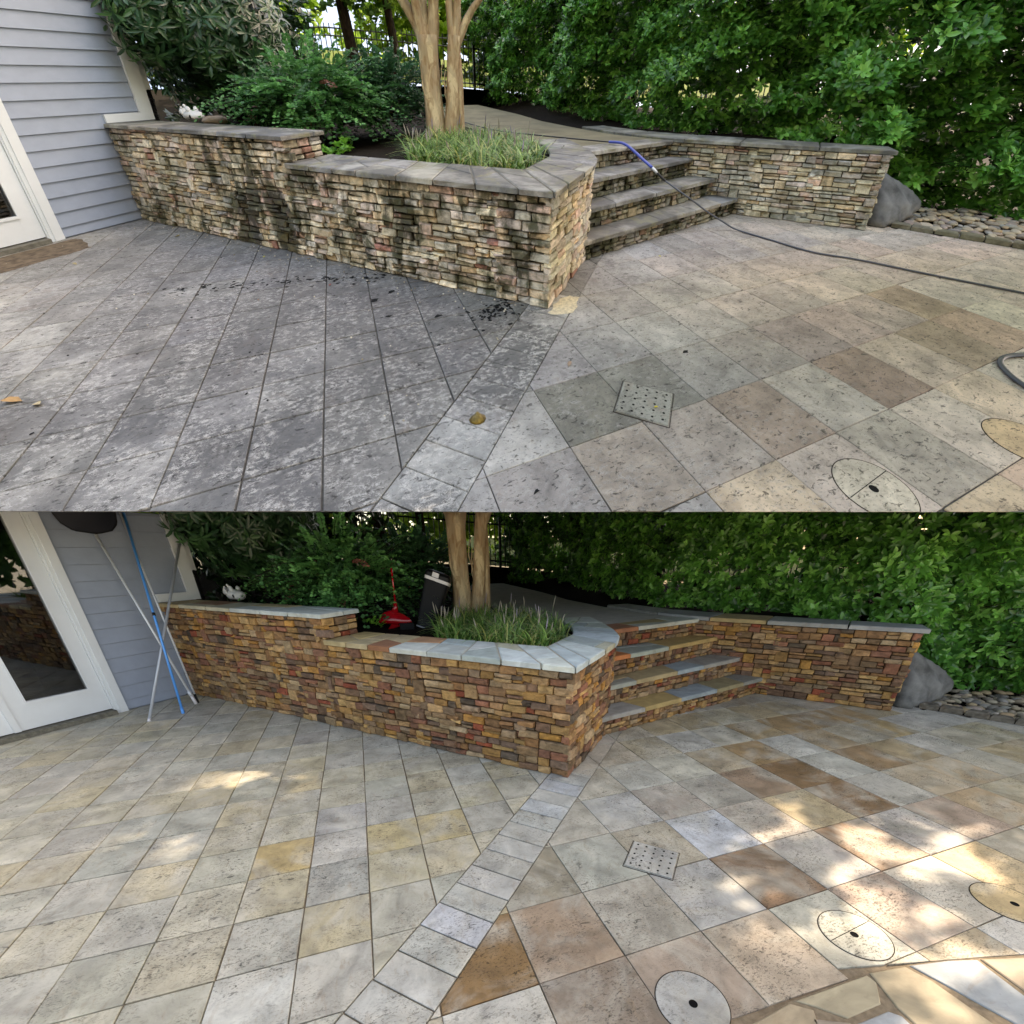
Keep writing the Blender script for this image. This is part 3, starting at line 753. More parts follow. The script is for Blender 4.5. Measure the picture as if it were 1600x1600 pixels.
def planter():
    r = random.Random(21)
    t = thing('stone_planter', 'raised planter of stacked stone, %s' % ('black with algae and moss, flags dark grey' if TOP else 'cleaned to warm browns, flags pale blue'), 'planter', (CO[0], CO[1], 0), 'stacked stone planters')
    core = 'mossy_wall_core' if TOP else 'wall_core'; mort = 'grimy_mortar' if TOP else 'mortar'
    pf = Path2([LF, CO]); pr = Path2(CURVE)
    # in plan the front runs left to right and faces the viewer
    sU = np.linalg.norm(UPR - LF)
    zt = lambda s: 1.075 if s < sU else 0.84
    zr = lambda s: 0.84
    # solid core
    m = MB()
    inn = lambda p, d: tuple(p + FN * d)
    m.prism(ccw([inn(LF, 0.03), inn(CO - FE * 0.03, 0.03), (0.345, 1.455), (0.52, 1.70), (0.645, 2.01), (0.755, 2.41), (0.865, 2.92), (0.52, 2.95), (0.48, 2.5), (0.38, 2.2), (0.2, 1.9), (-0.25, 1.46), inn(LF, 0.5)]), -0.03, 0.84)
    m.prism(ccw([inn(LF, 0.031), inn(UPR - FE * 0.03, 0.031), inn(UPR - FE * 0.03, 0.42), inn(LF, 0.42)]), 0.841, 1.073)
    m.out('core', core, t)
    facing(t, pf, 0.0, zt, random.Random(31), 200, 1.0)
    facing(t, pr, 0.0, zr, random.Random(33), 80, 0.25, 1.05)
    # short side of the taller part
    pu = Path2([UPR, UPR + FN * 0.40])
    facing(t, pu, 0.885, lambda s: 1.07, random.Random(34), 20, 0.6)
    # caps
    ov = 0.032
    o1 = [UPR - FN * ov - FE * 0.015, CO - FN * ov + FE * 0.03]; i1 = [UPR + FN * 0.50 - FE * 0.015, np.array([-0.25, 1.44])]
    sp = (None, '#b39a62', None, None, '#8d5a38', None, None, '#a8774c', None) if not TOP else ()
    flags_along(t, o1, i1, 0.842, 0.885, random.Random(41), (0.22, 0.42), splitp=0.72, special=sp)
    o2 = [CO - FN * ov + FE * 0.032 + FE * 0.004, np.array([0.41, 1.395]), np.array([0.60, 1.67]), np.array([0.73, 2.0]), np.array([0.84, 2.4]), np.array([0.95, 2.92])]
    i2 = [np.array([-0.246, 1.44]), np.array([0.2, 1.88]), np.array([0.36, 2.2]), np.array([0.46, 2.5]), np.array([0.50, 2.95])]
    flags_along(t, o2, i2, 0.842, 0.885, random.Random(43), (0.26, 0.46), splitp=0.55)
    mm = MB()
    mm.prism(ccw([tuple(UPR + FN * 0.0), tuple(CO + FN * 0.0), (0.37, 1.44), (0.55, 1.70), (0.67, 2.0), (0.78, 2.4), (0.88, 2.9), (0.53, 2.9), (0.49, 2.5), (0.39, 2.2), (0.21, 1.9), (-0.24, 1.46), tuple(UPR + FN * 0.48)]), 0.8415, 0.879)
    mm.prism(ccw([tuple(LF + FN * 0.0), tuple(UPR + FN * 0.0), tuple(UPR + FN * 0.4), tuple(LF + FN * 0.4)]), 1.0745, 1.108)
    mm.out('mortar_bed', mort, t)
    flags_along(t, [LF - FN * ov - FE * 0.02, UPR - FN * ov + FE * 0.03], [LF + FN * 0.44 - FE * 0.02, UPR + FN * 0.44 + FE * 0.03], 1.076, 1.114, random.Random(45), (0.4, 0.7), splitp=0.5, special=(None, None, '#8d6446', None, None, '#a4926a') if not TOP else ())

def right_wall():
    t = thing('retaining_wall', 'low curved stone retaining wall right of the steps, %s' % ('stained with algae' if TOP else 'clean and brown'), 'stone wall', (3.0, 1.6, 0), 'low walls right of the steps')
    p = Path2(RWALL[::-1])
    m = MB()
    o, _ = resample([q + np.array([0.03, 0.03]) for q in RWALL], 24); i_, _ = resample([np.array(q) for q in ((3.86, 1.12), (3.16, 2.02), (2.62, 2.7), (2.36, 3.25), (2.25, 4.1))], 24)
    for k in range(23):
        V = [v3(o[k], -0.03), v3(o[k + 1], -0.03), v3(i_[k + 1], -0.03), v3(i_[k], -0.03), v3(o[k], 0.815), v3(o[k + 1], 0.815), v3(i_[k + 1], 0.815), v3(i_[k], 0.815)]
        m.add(V, [(4, 7, 6, 5), (0, 1, 5, 4), (2, 3, 7, 6)] + ([(0, 4, 7, 3)] if k == 0 else []))
    m.out('core', 'mossy_wall_core' if TOP else 'wall_core', t)
    facing(t, p, 0.0, lambda s: 0.815, random.Random(51), 290, 0.55, 1.0 if TOP else 0.95, (0.042, 0.07), (0.08, 0.22))
    e = Path2([RWALL[0], np.array([3.86, 1.14])])
    facing(t, e, 0.0, lambda s: 0.815, random.Random(52), 10, 0.3, 1.0, (0.042, 0.07), (0.1, 0.2))
    of = [np.array(q) for q in ((3.625, 0.865), (2.785, 1.83), (2.19, 2.55), (1.955, 3.19), (1.90, 4.15))]
    ib = [np.array(q) for q in ((3.88, 1.09), (3.22, 2.0), (2.68, 2.75), (2.40, 3.3), (2.28, 4.15))]
    flags_along(t, of, ib, 0.818, 0.862, random.Random(53), (0.45, 0.8), splitp=0.0, pal=['#8f8e80', '#86877b', '#99906f', '#7f8075'] if TOP else ['#8e8f8c', '#a08a58', '#8f8d86', '#84868a'], special=() if TOP else ('#8a8b8c', '#8c8c8b', '#a28b58', '#8b8d90', '#8e8f8c', '#a08f60'))

def steps():
    t = thing('stone_steps', 'four garden steps with flagstone treads, %s' % ('dark with grime' if TOP else 'clean, one tread end orange'), 'steps', (1.6, 1.6, 0), 'flights of garden steps')
    cols = [['#8d8b86', '#a5894f', '#8f9c9e', '#9a8a62', '#8c8b82'], ['#8f9086', '#a28d62', '#9e8a5f', '#8b989a'], ['#b0662c', '#8f9688', '#939892', '#a8884c'], ['#a0643f', '#a9a89c', '#a88d52', '#adb0a6']]
    zb = 0.0
    dirs = np.array([-0.21, 0.978])
    for k, (a, b, z) in enumerate(STEP):
        a = np.array(a); b = np.array(b); d = (b - a) / np.linalg.norm(b - a); nb = np.array([-d[1], d[0]])
        a2 = a - d * 0.22; b2 = b + d * 0.06
        dep = 0.46 if k < 3 else 0.34
        # riser
        m = MB(); ra = a2 + nb * 0.075; rb = b2 + nb * 0.075
        m.prism(ccw([tuple(ra), tuple(rb), tuple(rb + nb * 0.5), tuple(ra + nb * 0.5)]), zb - 0.02, z - 0.046)
        m.out('core', 'mossy_wall_core' if TOP else 'wall_core', t)
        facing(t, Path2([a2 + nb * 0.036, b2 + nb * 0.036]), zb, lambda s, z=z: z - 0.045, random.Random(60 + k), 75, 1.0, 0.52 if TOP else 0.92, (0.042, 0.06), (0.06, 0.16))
        flags_along(t, [a2, b2], [a2 + nb * dep, b2 + nb * dep], z - 0.044, z, random.Random(70 + k), (0.45, 0.75), 'tread', 0.25, None if TOP else ['#918f86'], () if TOP else cols[k], gap=0.003)
        mm = MB(); mm.prism(ccw([tuple(a2 + nb * 0.02), tuple(b2 + nb * 0.02), tuple(b2 + nb * dep), tuple(a2 + nb * dep)]), z - 0.043, z - 0.006)
        mm.out('mortar_bed', 'grimy_mortar' if TOP else 'mortar', t)
        zb = z

# ------------------------------------------------------------------ ground behind
def bed_z(x, y):
    d = (x + 1.6) * 0.372 + (y + 1.7) * 0.928
    f = min(1, max(0, (d - 6.6) / 4.6)); f = f * f * (3 - 2 * f)
    if y < 9.2: f *= min(1, max(0, (abs(x - 1.0) - 0.98) / 0.9))
    elif y < 10.2: f *= max(y - 9.2, min(1, max(0, (abs(x - 1.0) - 0.98) / 0.9)))
    z = 0.80 + f * (0.52 - 0.115 * max(0, x - 1.5))
    q = (x - 3.6) * 0.64 - (y - 0.9) * 0.77                    # past the right wall's end the bank drops to the patio
    if x > 3.0:
        k = min(1, max(0, (q + 0.75) / 0.7)); k = k * k * (3 - 2 * k); z = z * (1 - k) + 0.0 * k
        far = min(1, max(0, (d - 6.2) / 2.5)); z = max(z, 0.55 * far)
    if x > 6: z = min(z, 0.8)
    return z

def grounds():
    edge = [(-3.6, 4.95), (-2.0, 3.0), (-0.22, 1.50), (0.18, 1.93), (0.36, 2.25), (0.47, 2.7), (0.62, 2.9), (0.95, 2.45), (2.3, 2.75), (2.5, 2.65), (3.3, 1.9), (3.75, 1.14), (4.02, 0.84), (4.36, 0.10), (4.6, -0.5), (5.2, -1.6), (9, -1.6), (14, 2), (14, 9), (6, 12), (-9, 13), (-9, 9), (-3.4, 5.3)]
    st = 0.16; xs = np.arange(-9, 14, st); ys = np.arange(-1.6, 13, st)
    V = []; F = []; idx = {}
    def vid(i, j):
        if (i, j) not in idx:
            x = xs[i]; y = ys[j]; idx[(i, j)] = len(V); V.append((x, y, bed_z(x, y) + 0.012 * math.sin(x * 5.1 + y * 3.3) * math.sin(y * 4.7 - x)))
        return idx[(i, j)]
    for i in range(len(xs) - 1):
        for j in range(len(ys) - 1):
            if inpoly(xs[i] + st / 2, ys[j] + st / 2, edge): F.append((vid(i, j), vid(i + 1, j), vid(i + 1, j + 1), vid(i, j + 1)))
    o = emit('garden_bed', V, F, 'mulch', smooth=True, base=(0, 4, 0.8)); o['kind'] = 'structure'
    # path on the upper level
    m = MB()
    Lp = [(0.74, 2.50), (0.52, 3.2), (0.40, 4.2), (0.32, 5.2), (0.25, 6.5), (0.15, 8.3)]
    Rp = [(2.12, 2.78), (1.90, 3.3), (1.84, 4.2), (1.83, 5.2), (1.80, 6.4), (1.55, 8.3)]
    a, _ = resample(Lp, 22); b, _ = resample(Rp, 22)
    V = []; F = []
    for k in range(22):
        for f in np.linspace(0, 1, 5):
            q = a[k] * (1 - f) + b[k] * f; V.append((q[0], q[1], 0.8335 + 0.012 * max(0, k - 10)))
    for k in range(21):
        for c in range(4): F.append((k * 5 + c, k * 5 + c + 1, (k + 1) * 5 + c + 1, (k + 1) * 5 + c))
    e0 = len(V); V += [(x, y, z - 0.08) for x, y, z in V[:e0] ]
    for k in range(21): F.append((k * 5 + 4, e0 + k * 5 + 4, e0 + (k + 1) * 5 + 4, (k + 1) * 5 + 4)); F.append((e0 + k * 5, k * 5, (k + 1) * 5, e0 + (k + 1) * 5))
    o = emit('path', V, F, 'grimy_concrete' if TOP else 'concrete', smooth=False, base=(1, 5, 0.84)); o['kind'] = 'structure'
    # landing behind the top step
    # lawn beyond the fence
    V = []; F = []; nx = 14; ny = 8
    c0 = np.array([2.4, 9.2]); dx = np.array([0.93, -0.37]); dy = np.array([0.37, 0.93])
    for j in range(ny):
        for i in range(nx):
            q = c0 + dx * (-13 + 26 * i / (nx - 1)) + dy * (-0.6 + j * 2.6)
            zz = 1.33 - 0.09 * max(-3, min(8, q[0] - 1.5)) + max(0, j - 0.3) * (0.10 + 0.02 * j)
            V.append((q[0], q[1], zz))
    for j in range(ny - 1):
        for i in range(nx - 1): F.append((j * nx + i, j * nx + i + 1, (j + 1) * nx + i + 1, (j + 1) * nx + i))
    o = emit('lawn', V, F, 'lawn', smooth=True, base=(2.4, 12, 1.3)); o['kind'] = 'structure'

def ico(r, sub=1):
    import bmesh
    bm = bmesh.new(); bmesh.ops.create_icosphere(bm, subdivisions=sub, radius=1.0)
    V = [v.co[:] for v in bm.verts]; bm.verts.index_update(); F = [tuple(v.index for v in f.verts) for f in bm.faces]; bm.free()
    return np.array(V), F
ICO1 = ico(0, 1); ICO2 = ico(0, 2)

def pebbles():
    r = random.Random(81)
    g = struct_empty('pebble_bed', (4.6, 0.4, 0.05))
    V0, F0 = ICO2; pal = ['#a8977f', '#b3a48c', '#978a7a', '#b8a68a', '#a28f84', '#8e877e', '#b59c7a', '#a69f93']
    n = 0
    reg = [(4.05, 0.86), (4.42, 0.06), (4.60, -0.4), (5.6, -0.5), (5.7, 0.6), (4.9, 1.1), (4.5, 1.15)]
    pts = []
    for _ in range(5000):
        x = r.uniform(4.0, 5.7); y = r.uniform(-0.5, 1.2)
        if not inpoly(x, y, reg): continue
        lay = len(pts) > 120
        if any((x - a) ** 2 + (y - b) ** 2 < (0.045 if lay else 0.062) ** 2 for a, b in pts[-400:]): continue
        pts.append((x, y))
        if len(pts) >= 290: break
    for k, (x, y) in enumerate(pts):
        a = r.uniform(0, math.pi); sx = r.uniform(0.038, 0.068); sy = sx * r.uniform(0.55, 0.85); sz = sx * r.uniform(0.32, 0.5)
        J = 1 + np.array([r.uniform(-0.08, 0.08) for _ in range(len(V0))])
        v = V0 * J[:, None] * [sx, sy, sz]
        tl = r.uniform(-0.35, 0.35); v = np.stack([v[:, 0], v[:, 1] * math.cos(tl) - v[:, 2] * math.sin(tl), v[:, 1] * math.sin(tl) + v[:, 2] * math.cos(tl)], 1)
        v = np.stack([v[:, 0] * math.cos(a) - v[:, 1] * math.sin(a), v[:, 0] * math.sin(a) + v[:, 1] * math.cos(a), v[:, 2]], 1) + [x, y, bed_z(x, y) + 0.015 + (0.03 if k > 120 else 0)]
        if not in_frame(v, 5): continue
        emit('pebble', v, F0, 'pebble', g, vary(hexc(r.choice(pal)), r, 0.15, 0.04) * (1.0 if TOP else 0.8), smooth=True)
    # edging stones
    E = [(3.98, 0.87), (4.045, 0.72), (4.13, 0.55), (4.21, 0.38), (4.29, 0.22), (4.37, 0.05), (4.44, -0.12), (4.52, -0.3)]
    for k in range(len(E) - 1):
        a = np.array(E[k]); b = np.array(E[k + 1]); d = (b - a) / np.linalg.norm(b - a); nn = np.array([-d[1], d[0]])
        q = ccw([tuple(a + d * 0.006), tuple(b - d * 0.006), tuple(b - d * 0.01 + nn * 0.10), tuple(a + d * 0.01 + nn * 0.10)])
        V, F = slab_piece(q, 0.062 + r.uniform(-0.008, 0.008), 0.066, 0.014, r, 0.006)
        o = emit('edging_stone', V, F, 'mossy_wall_stone' if TOP else 'wall_stone', g, hexc('#76705f' if TOP else '#6d655a'), smooth=False, alpha=0.1)
    # boulder
    import bmesh
    bm = bmesh.new()
    for p in ((3.79, 0.96, 0), (3.82, 0.885, 0.0), (3.95, 0.86, 0.0), (4.12, 0.89, 0.24), (3.90, 0.97, 0.30), (4.24, 0.86, 0.04), (4.50, 0.90, 0.12), (4.585, 0.90, 0.20), (4.54, 0.95, 0.26), (4.27, 1.03, 0.43), (4.06, 1.10, 0.56), (3.94, 1.13, 0.60), (4.5, 1.3, 0.1), (4.2, 1.5, 0.4), (3.95, 1.4, 0.55), (3.9, 1.4, 0.0), (4.4, 1.35, 0.0)): bm.verts.new(p)
    res = bmesh.ops.convex_hull(bm, input=bm.verts)
    bmesh.ops.delete(bm, geom=list({e for e in res['geom_interior'] + res['geom_unused'] if isinstance(e, bmesh.types.BMVert)}), context='VERTS')
    bm.normal_update(); cen = np.mean([v.co[:] for v in bm.verts], 0)
    PL = []
    for f in bm.faces:
        n_ = np.array(f.normal[:]); d_ = n_ @ (np.array(f.verts[0].co[:]) - cen)
        if d_ < 0: n_, d_ = -n_, -d_
        PL.append((n_, d_))
    bm.free(); PN = np.array([a for a, b in PL]); PD = np.array([b for a, b in PL])
    V0, F = ico(0, 4); V = []
    for d_ in V0:
        k_ = PN @ d_; ok = k_ > 1e-4; V.append(cen + d_ * (PD[ok] / k_[ok]).min())
    V = np.array(V)
    V = V + np.stack([np.sin(V[:, 1] * 23 + V[:, 2] * 31) * 0.008, np.sin(V[:, 0] * 27 + V[:, 2] * 19) * 0.008, np.sin(V[:, 0] * 21 + V[:, 1] * 29) * 0.008], 1)
    o = emit('boulder', V, F, 'boulder', smooth=True, base=(4.15, 1.1, 0))
    tag(o, 'large dark grey boulder leaning on the wall end of the %s patio' % ('grimy upper' if TOP else 'clean lower'), 'boulder', 'boulders at the wall end')

# ------------------------------------------------------------------ house
def house():
    HT = 3.3 if TOP else 2.04
    t = thing('house', 'grey blue clapboard house corner with white glazed door, %s' % ('cropped close at the upper left' if TOP else 'pool poles leaning on it'), 'house', hp(0, 0, 0), 'clapboard house corners')
    ax = np.array([[HD[0], HD[1], 0], [HN[0], HN[1], 0], [0, 0, 1.0]])
    S0 = -1.75 if not TOP else -2.3
    def bx(m, s0, s1, d0, d1, z0, z1): return m.box(np.array(hp((s0 + s1) / 2, (d0 + d1) / 2, (z0 + z1) / 2)), (s1 - s0, d1 - d0, z1 - z0), ax)
    w = MB(); bx(w, 0.0, 1.17, -2.2, -0.012, -0.02, HT); w.out('wall', 'siding_paint', t)
    k = -1
    while True:
        zb = 0.116 + 0.158 * k; zt = zb + 0.168
        if zb > HT: break
        z0 = max(zb, 0.012); s1 = 1.07
        z1 = min(zb + 0.158 - 0.0035, HT)
        V = [hp(0.0, 0.019, z0), hp(s1, 0.019, z0), hp(s1, 0.006, z1), hp(0.0, 0.006, z1), hp(0.0, -0.011, z0), hp(s1, -0.011, z0), hp(s1, -0.011, z1), hp(0.0, -0.011, z1)]
        emit('siding_board', V, [(0, 1, 2, 3), (4, 5, 1, 0), (1, 5, 6, 2), (4, 0, 3, 7), (3, 2, 6, 7)], 'siding_paint', t)
        k += 1
    m = MB(); bx(m, 1.072, 1.205, -0.10, 0.040, 1.118, HT); m.out('corner_board', 'white_paint', t)
    m = MB(); bx(m, 0.725, 1.071, -0.01, 0.043, 1.118, 1.208); m.out('skirt_board', 'white_paint', t)
    m = MB(); bx(m, 1.225, 1.295, -0.09, -0.02, 1.445, HT); m.out('downspout', 'white_paint', t)
    m = MB(); pts = [hp(1.262, -0.055, z) for z in np.arange(0.85, 1.46, 0.012)]
    m.tube(pts, [0.042 if i % 2 else 0.036 for i in range(len(pts))], 12); m.out('drain_pipe', 'dull_black', t, smooth=False)
    # door frame and the two glazed leaves
    m = MB(); bx(m, -0.075, 0.0, 0.0, 0.042, 0.0, HT); bx(m, -0.105, -0.072, 0.0, 0.030, 0.0, HT); bx(m, -0.118, -0.104, -0.03, 0.018, 0.0, HT); m.out('door_casing', 'white_paint', t)
    m = MB(); bx(m, S0, -0.118, -0.05, 0.085, 0.0, 0.048); m.out('threshold', 'grimy_mortar', t)
    def leaf(s0, s1, g0, g1):
        m = MB()
        bx(m, g1, s1, -0.048, 0.0, 0.06, HT); bx(m, s0, g0, -0.048, 0.0, 0.06, HT); bx(m, g0, g1, -0.047, -0.001, 0.06, 0.315)
        d = m.out('door', 'white_paint', t)
        m = MB()
        bx(m, g0 - 0.018, g1 + 0.018, -0.045, 0.008, 0.297, 0.325); bx(m, g1, g1 + 0.016, -0.045, 0.009, 0.325, HT); bx(m, g0 - 0.016, g0, -0.045, 0.009, 0.325, HT)
        m.out('bead', 'white_paint', d)
        emit('pane', [hp(g0, -0.02, 0.32), hp(g1, -0.02, 0.32), hp(g1, -0.02, HT), hp(g0, -0.02, HT)], [(0, 1, 2, 3)], 'door_glass', d)
    leaf(-0.885, -0.12, -0.74, -0.25)
    leaf(-1.66, -0.925, -1.51, -1.06)
    m = MB(); bx(m, -0.93, -0.88, -0.03, 0.020, 0.06, HT); m.out('astragal', 'white_paint', t)
    m = MB()
    V = [hp(-1.75, -0.06, 0.02), hp(-0.1, -0.06, 0.02), hp(-0.1, -1.8, 0.02), hp(-1.75, -1.8, 0.02), hp(-1.75, -0.06, HT), hp(-0.1, -0.06, HT), hp(-0.1, -1.8, HT), hp(-1.75, -1.8, HT)]
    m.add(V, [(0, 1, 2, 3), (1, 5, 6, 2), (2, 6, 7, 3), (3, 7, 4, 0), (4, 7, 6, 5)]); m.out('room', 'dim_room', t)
    m = MB(); bx(m, S0, -1.66, -0.4, 0.0, 0, HT); m.out('jamb', 'white_paint', t)

# ------------------------------------------------------------------ foliage
def leaves(C, A, N, L, Wd, col, fold=0.18, droop=0.15):
    """leaf blades: base points C, axis A, normal N, length L, width Wd; 8 vertices and 6 faces each"""
    n = len(C)
    A = A / (np.linalg.norm(A, axis=1, keepdims=True) + 1e-9); N = N - A * (A * N).sum(1, keepdims=True); N = N / (np.linalg.norm(N, axis=1, keepdims=True) + 1e-9)
    S = np.cross(A, N)
    L = np.broadcast_to(L, n)[:, None]; Wd = np.broadcast_to(Wd, n)[:, None]
    def p(t, s, h): return C + A * (L * t) + S * (Wd * 0.5 * s) + N * (Wd * h - L * droop * t * t)
    V = np.stack([p(0, 0, 0), p(0.33, -0.9, fold), p(0.33, 0, 0), p(0.33, 0.9, fold), p(0.72, -0.85, fold), p(0.72, 0, 0), p(0.72, 0.85, fold), p(1, 0, 0.0)], 1).reshape(-1, 3)
    tri = np.array([(0, 2, 1), (0, 3, 2), (1, 2, 4), (2, 5, 4), (2, 3, 5), (3, 6, 5), (4, 5, 7), (5, 6, 7)])
    F = (np.arange(n)[:, None, None] * 8 + tri[None]).reshape(-1, 3)
    c = np.repeat(np.asarray(col), 8, axis=0)
    return V, F, c

def under_slab(C):
    """true where a plan point of the lower terrace stays below the upper terrace's floor"""
    w = P(C); return w[:, 2] < 0.615 * (w[:, 1] - 3.75) + 1.60

def rosettes(C, D, k, L, Wd, pal, seed, spread=(0.15, 0.9), vr=0.25):
    g = np.random.default_rng(seed); n = len(C)
    D = D / (np.linalg.norm(D, axis=1, keepdims=True) + 1e-9)
    ref = np.where(np.abs(D[:, 2:3]) < 0.9, np.array([[0, 0, 1.0]]), np.array([[1.0, 0, 0]]))
    U = np.cross(D, ref); U /= np.linalg.norm(U, axis=1, keepdims=True); Vv = np.cross(D, U)
    th = (np.arange(k)[None] * 2.4 + g.uniform(0, 6.28, (n, 1)) + g.uniform(-0.3, 0.3, (n, k)))[..., None]
    el = g.uniform(spread[0], spread[1], (n, k))[..., None]
    A = (np.cos(th) * U[:, None] + np.sin(th) * Vv[:, None]) * np.cos(el) + D[:, None] * np.sin(el)
    N = D[:, None] * np.cos(el) - (np.cos(th) * U[:, None] + np.sin(th) * Vv[:, None]) * np.sin(el) + g.normal(0, 0.25, (n, k, 3))
    Cc = np.broadcast_to(C[:, None], (n, k, 3)) + D[:, None] * g.uniform(-0.03, 0.01, (n, k, 1))
    pal = np.array([hexc(h) for h in pal])
    base = pal[g.integers(0, len(pal), n)]
    col = base[:, None] * (1 + g.uniform(-vr, vr, (n, k, 1)))
    m = n * k
    return leaves(Cc.reshape(m, 3), A.reshape(m, 3), N.reshape(m, 3), g.uniform(L * 0.65, L * 1.15, m), g.uniform(Wd * 0.75, Wd * 1.15, m), col.reshape(m, 3))

def join(parts):
    V = []; F = []; C = []; k = 0
    for v, f, c in parts:
        V.append(v); F.append(f + k); C.append(c); k += len(v)
    return np.vstack(V), np.vstack(F), np.vstack(C)

HEDGE = [(1.75, 9.6), (2.25, 7.4), (2.35, 6.2), (2.45, 5.0), (2.75, 3.9), (3.15, 3.0), (3.55, 2.3), (4.05, 1.65), (4.75, 1.12), (5.4, 0.62), (6.1, -0.1), (6.6, -0.9)]

def hedge():
    g = np.random.default_rng(100)
    hp_ = Path2(HEDGE[::-1], flip=True)
    n = 8600
    s = g.uniform(0, hp_.L, n * 2); 
    C = []; D = []
    for si in s:
        q = hp_.at(si); nn = hp_.nrm(si)
        if nn @ np.array([-0.9, -0.5]) < 0: nn = -nn
        zb = bed_z(*(q - nn * 0.3)) + 0.02
        z = zb + (3.3 - zb) * g.uniform(0, 1) ** 0.95
        wob = 0.17 * math.sin(si * 2.6 + z * 1.7) + 0.13 * math.sin(si * 6.1 - z * 4.3 + 1) + 0.08 * math.sin(z * 8 + si * 3)
        dep = wob + abs(g.normal(0, 0.13))
        if z < zb + 0.35: dep += 0.15
        low = (z - zb)
        keep = 0.97 if low > 0.8 or low < 0.28 else 0.7 if q[1] > 1.4 else 0.95
        if 2.9 < q[0] < 4.4 and 0.28 < low < 0.6: keep *= 0.75
        if si > hp_.L * 0.66: keep *= 0.8; dep += 0.1
        # loose gaps in the face
        gp = math.sin(si * 1.9 + 2.2 * math.sin(z * 1.3)) * math.sin(z * 2.9 + si * 0.7)
        if gp > 0.72: keep *= 0.45
        if g.random() > keep: continue
        C.append((q[0] - nn[0] * dep, q[1] - nn[1] * dep, z)); 
        a = g.normal(0, 0.45, 3); D.append((nn[0] + a[0], nn[1] + a[1], 0.55 + a[2]))
    C = np.array(C); D = np.array(D)
    if not TOP: k = under_slab(C); C = C[k]; D = D[k]
    vis = np.array([True] * len(C)); q = to_px(C); vis = (q[:, 0] > -150) & (q[:, 0] < 1900) & (q[:, 1] < (900 if TOP else 1700)) & (q[:, 1] > (-350 if TOP else 620))
    C = C[vis]; D = D[vis]
    big = C[:, 0] > 3.7
    pal = ['#3f6f2c', '#4b7f36', '#38652a', '#5f9644', '#2c5624', '#467834', '#73a653']
    A = join([rosettes(C[~big], D[~big], 7, 0.100, 0.047, pal, 101, (0.1, 0.8)), rosettes(C[big], D[big], 7, 0.112, 0.052, pal, 103, (0.1, 0.8))])
    # inner growth, its shade painted in by a darker leaf palette
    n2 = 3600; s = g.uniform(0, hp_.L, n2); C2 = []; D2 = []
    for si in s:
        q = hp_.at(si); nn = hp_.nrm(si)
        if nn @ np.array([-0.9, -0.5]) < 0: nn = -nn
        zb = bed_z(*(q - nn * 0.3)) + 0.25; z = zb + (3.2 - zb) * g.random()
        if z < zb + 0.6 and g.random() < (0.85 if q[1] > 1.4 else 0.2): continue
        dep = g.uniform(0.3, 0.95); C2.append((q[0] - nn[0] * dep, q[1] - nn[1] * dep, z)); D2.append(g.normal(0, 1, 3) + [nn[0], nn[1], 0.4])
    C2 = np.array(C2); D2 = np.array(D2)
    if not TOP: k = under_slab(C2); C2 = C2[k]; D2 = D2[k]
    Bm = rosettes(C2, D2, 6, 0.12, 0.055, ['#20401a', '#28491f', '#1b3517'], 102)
    t = thing('hedge', 'tall glossy evergreen hedge behind the %s low wall' % ('algae stained' if TOP else 'clean'), 'hedge', (4.2, 2.2, 0.7), 'tall evergreen hedges')
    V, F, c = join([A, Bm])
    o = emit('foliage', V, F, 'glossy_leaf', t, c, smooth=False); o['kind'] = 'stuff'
    r = random.Random(7)
    for k in range(15):
        si = hp_.L * (k + 0.5) / 15; q = hp_.at(si); nn = hp_.nrm(si)
        if nn @ np.array([-0.9, -0.5]) < 0: nn = -nn
        q = q - nn * r.uniform(0.45, 0.7); zb = bed_z(*q) - 0.03; H = 2.6 if TOP else 1.9
        pts = [(q[0] + r.uniform(-.05, .05) * i, q[1] + r.uniform(-.05, .05) * i, zb + (H - zb) * i / 5) for i in range(6)]
        MB().tube(pts, [0.05, 0.045, 0.04, 0.034, 0.028, 0.02], 8).out('stem', 'dark_bark', t, smooth=True)
    tw = MB()
    for k in range(260):
        si = r.uniform(0, hp_.L); q = hp_.at(si); nn = hp_.nrm(si)
        if nn @ np.array([-0.9, -0.5]) < 0: nn = -nn
        z = bed_z(*(q - nn * 0.4)) + r.uniform(0.1, 1.2); a = np.array([*(q - nn * 0.6), z])
        b = a + np.array([nn[0] * 0.5 + r.uniform(-.3, .3), nn[1] * 0.5 + r.uniform(-.3, .3), r.uniform(0.05, 0.45)])
        tw.tube([a, (a + b) / 2 + np.array([0, 0, 0.04]), b], [0.007, 0.005, 0.003], 4, False)
    o = tw.out('twigs', 'dark_bark', t); o['kind'] = 'stuff'

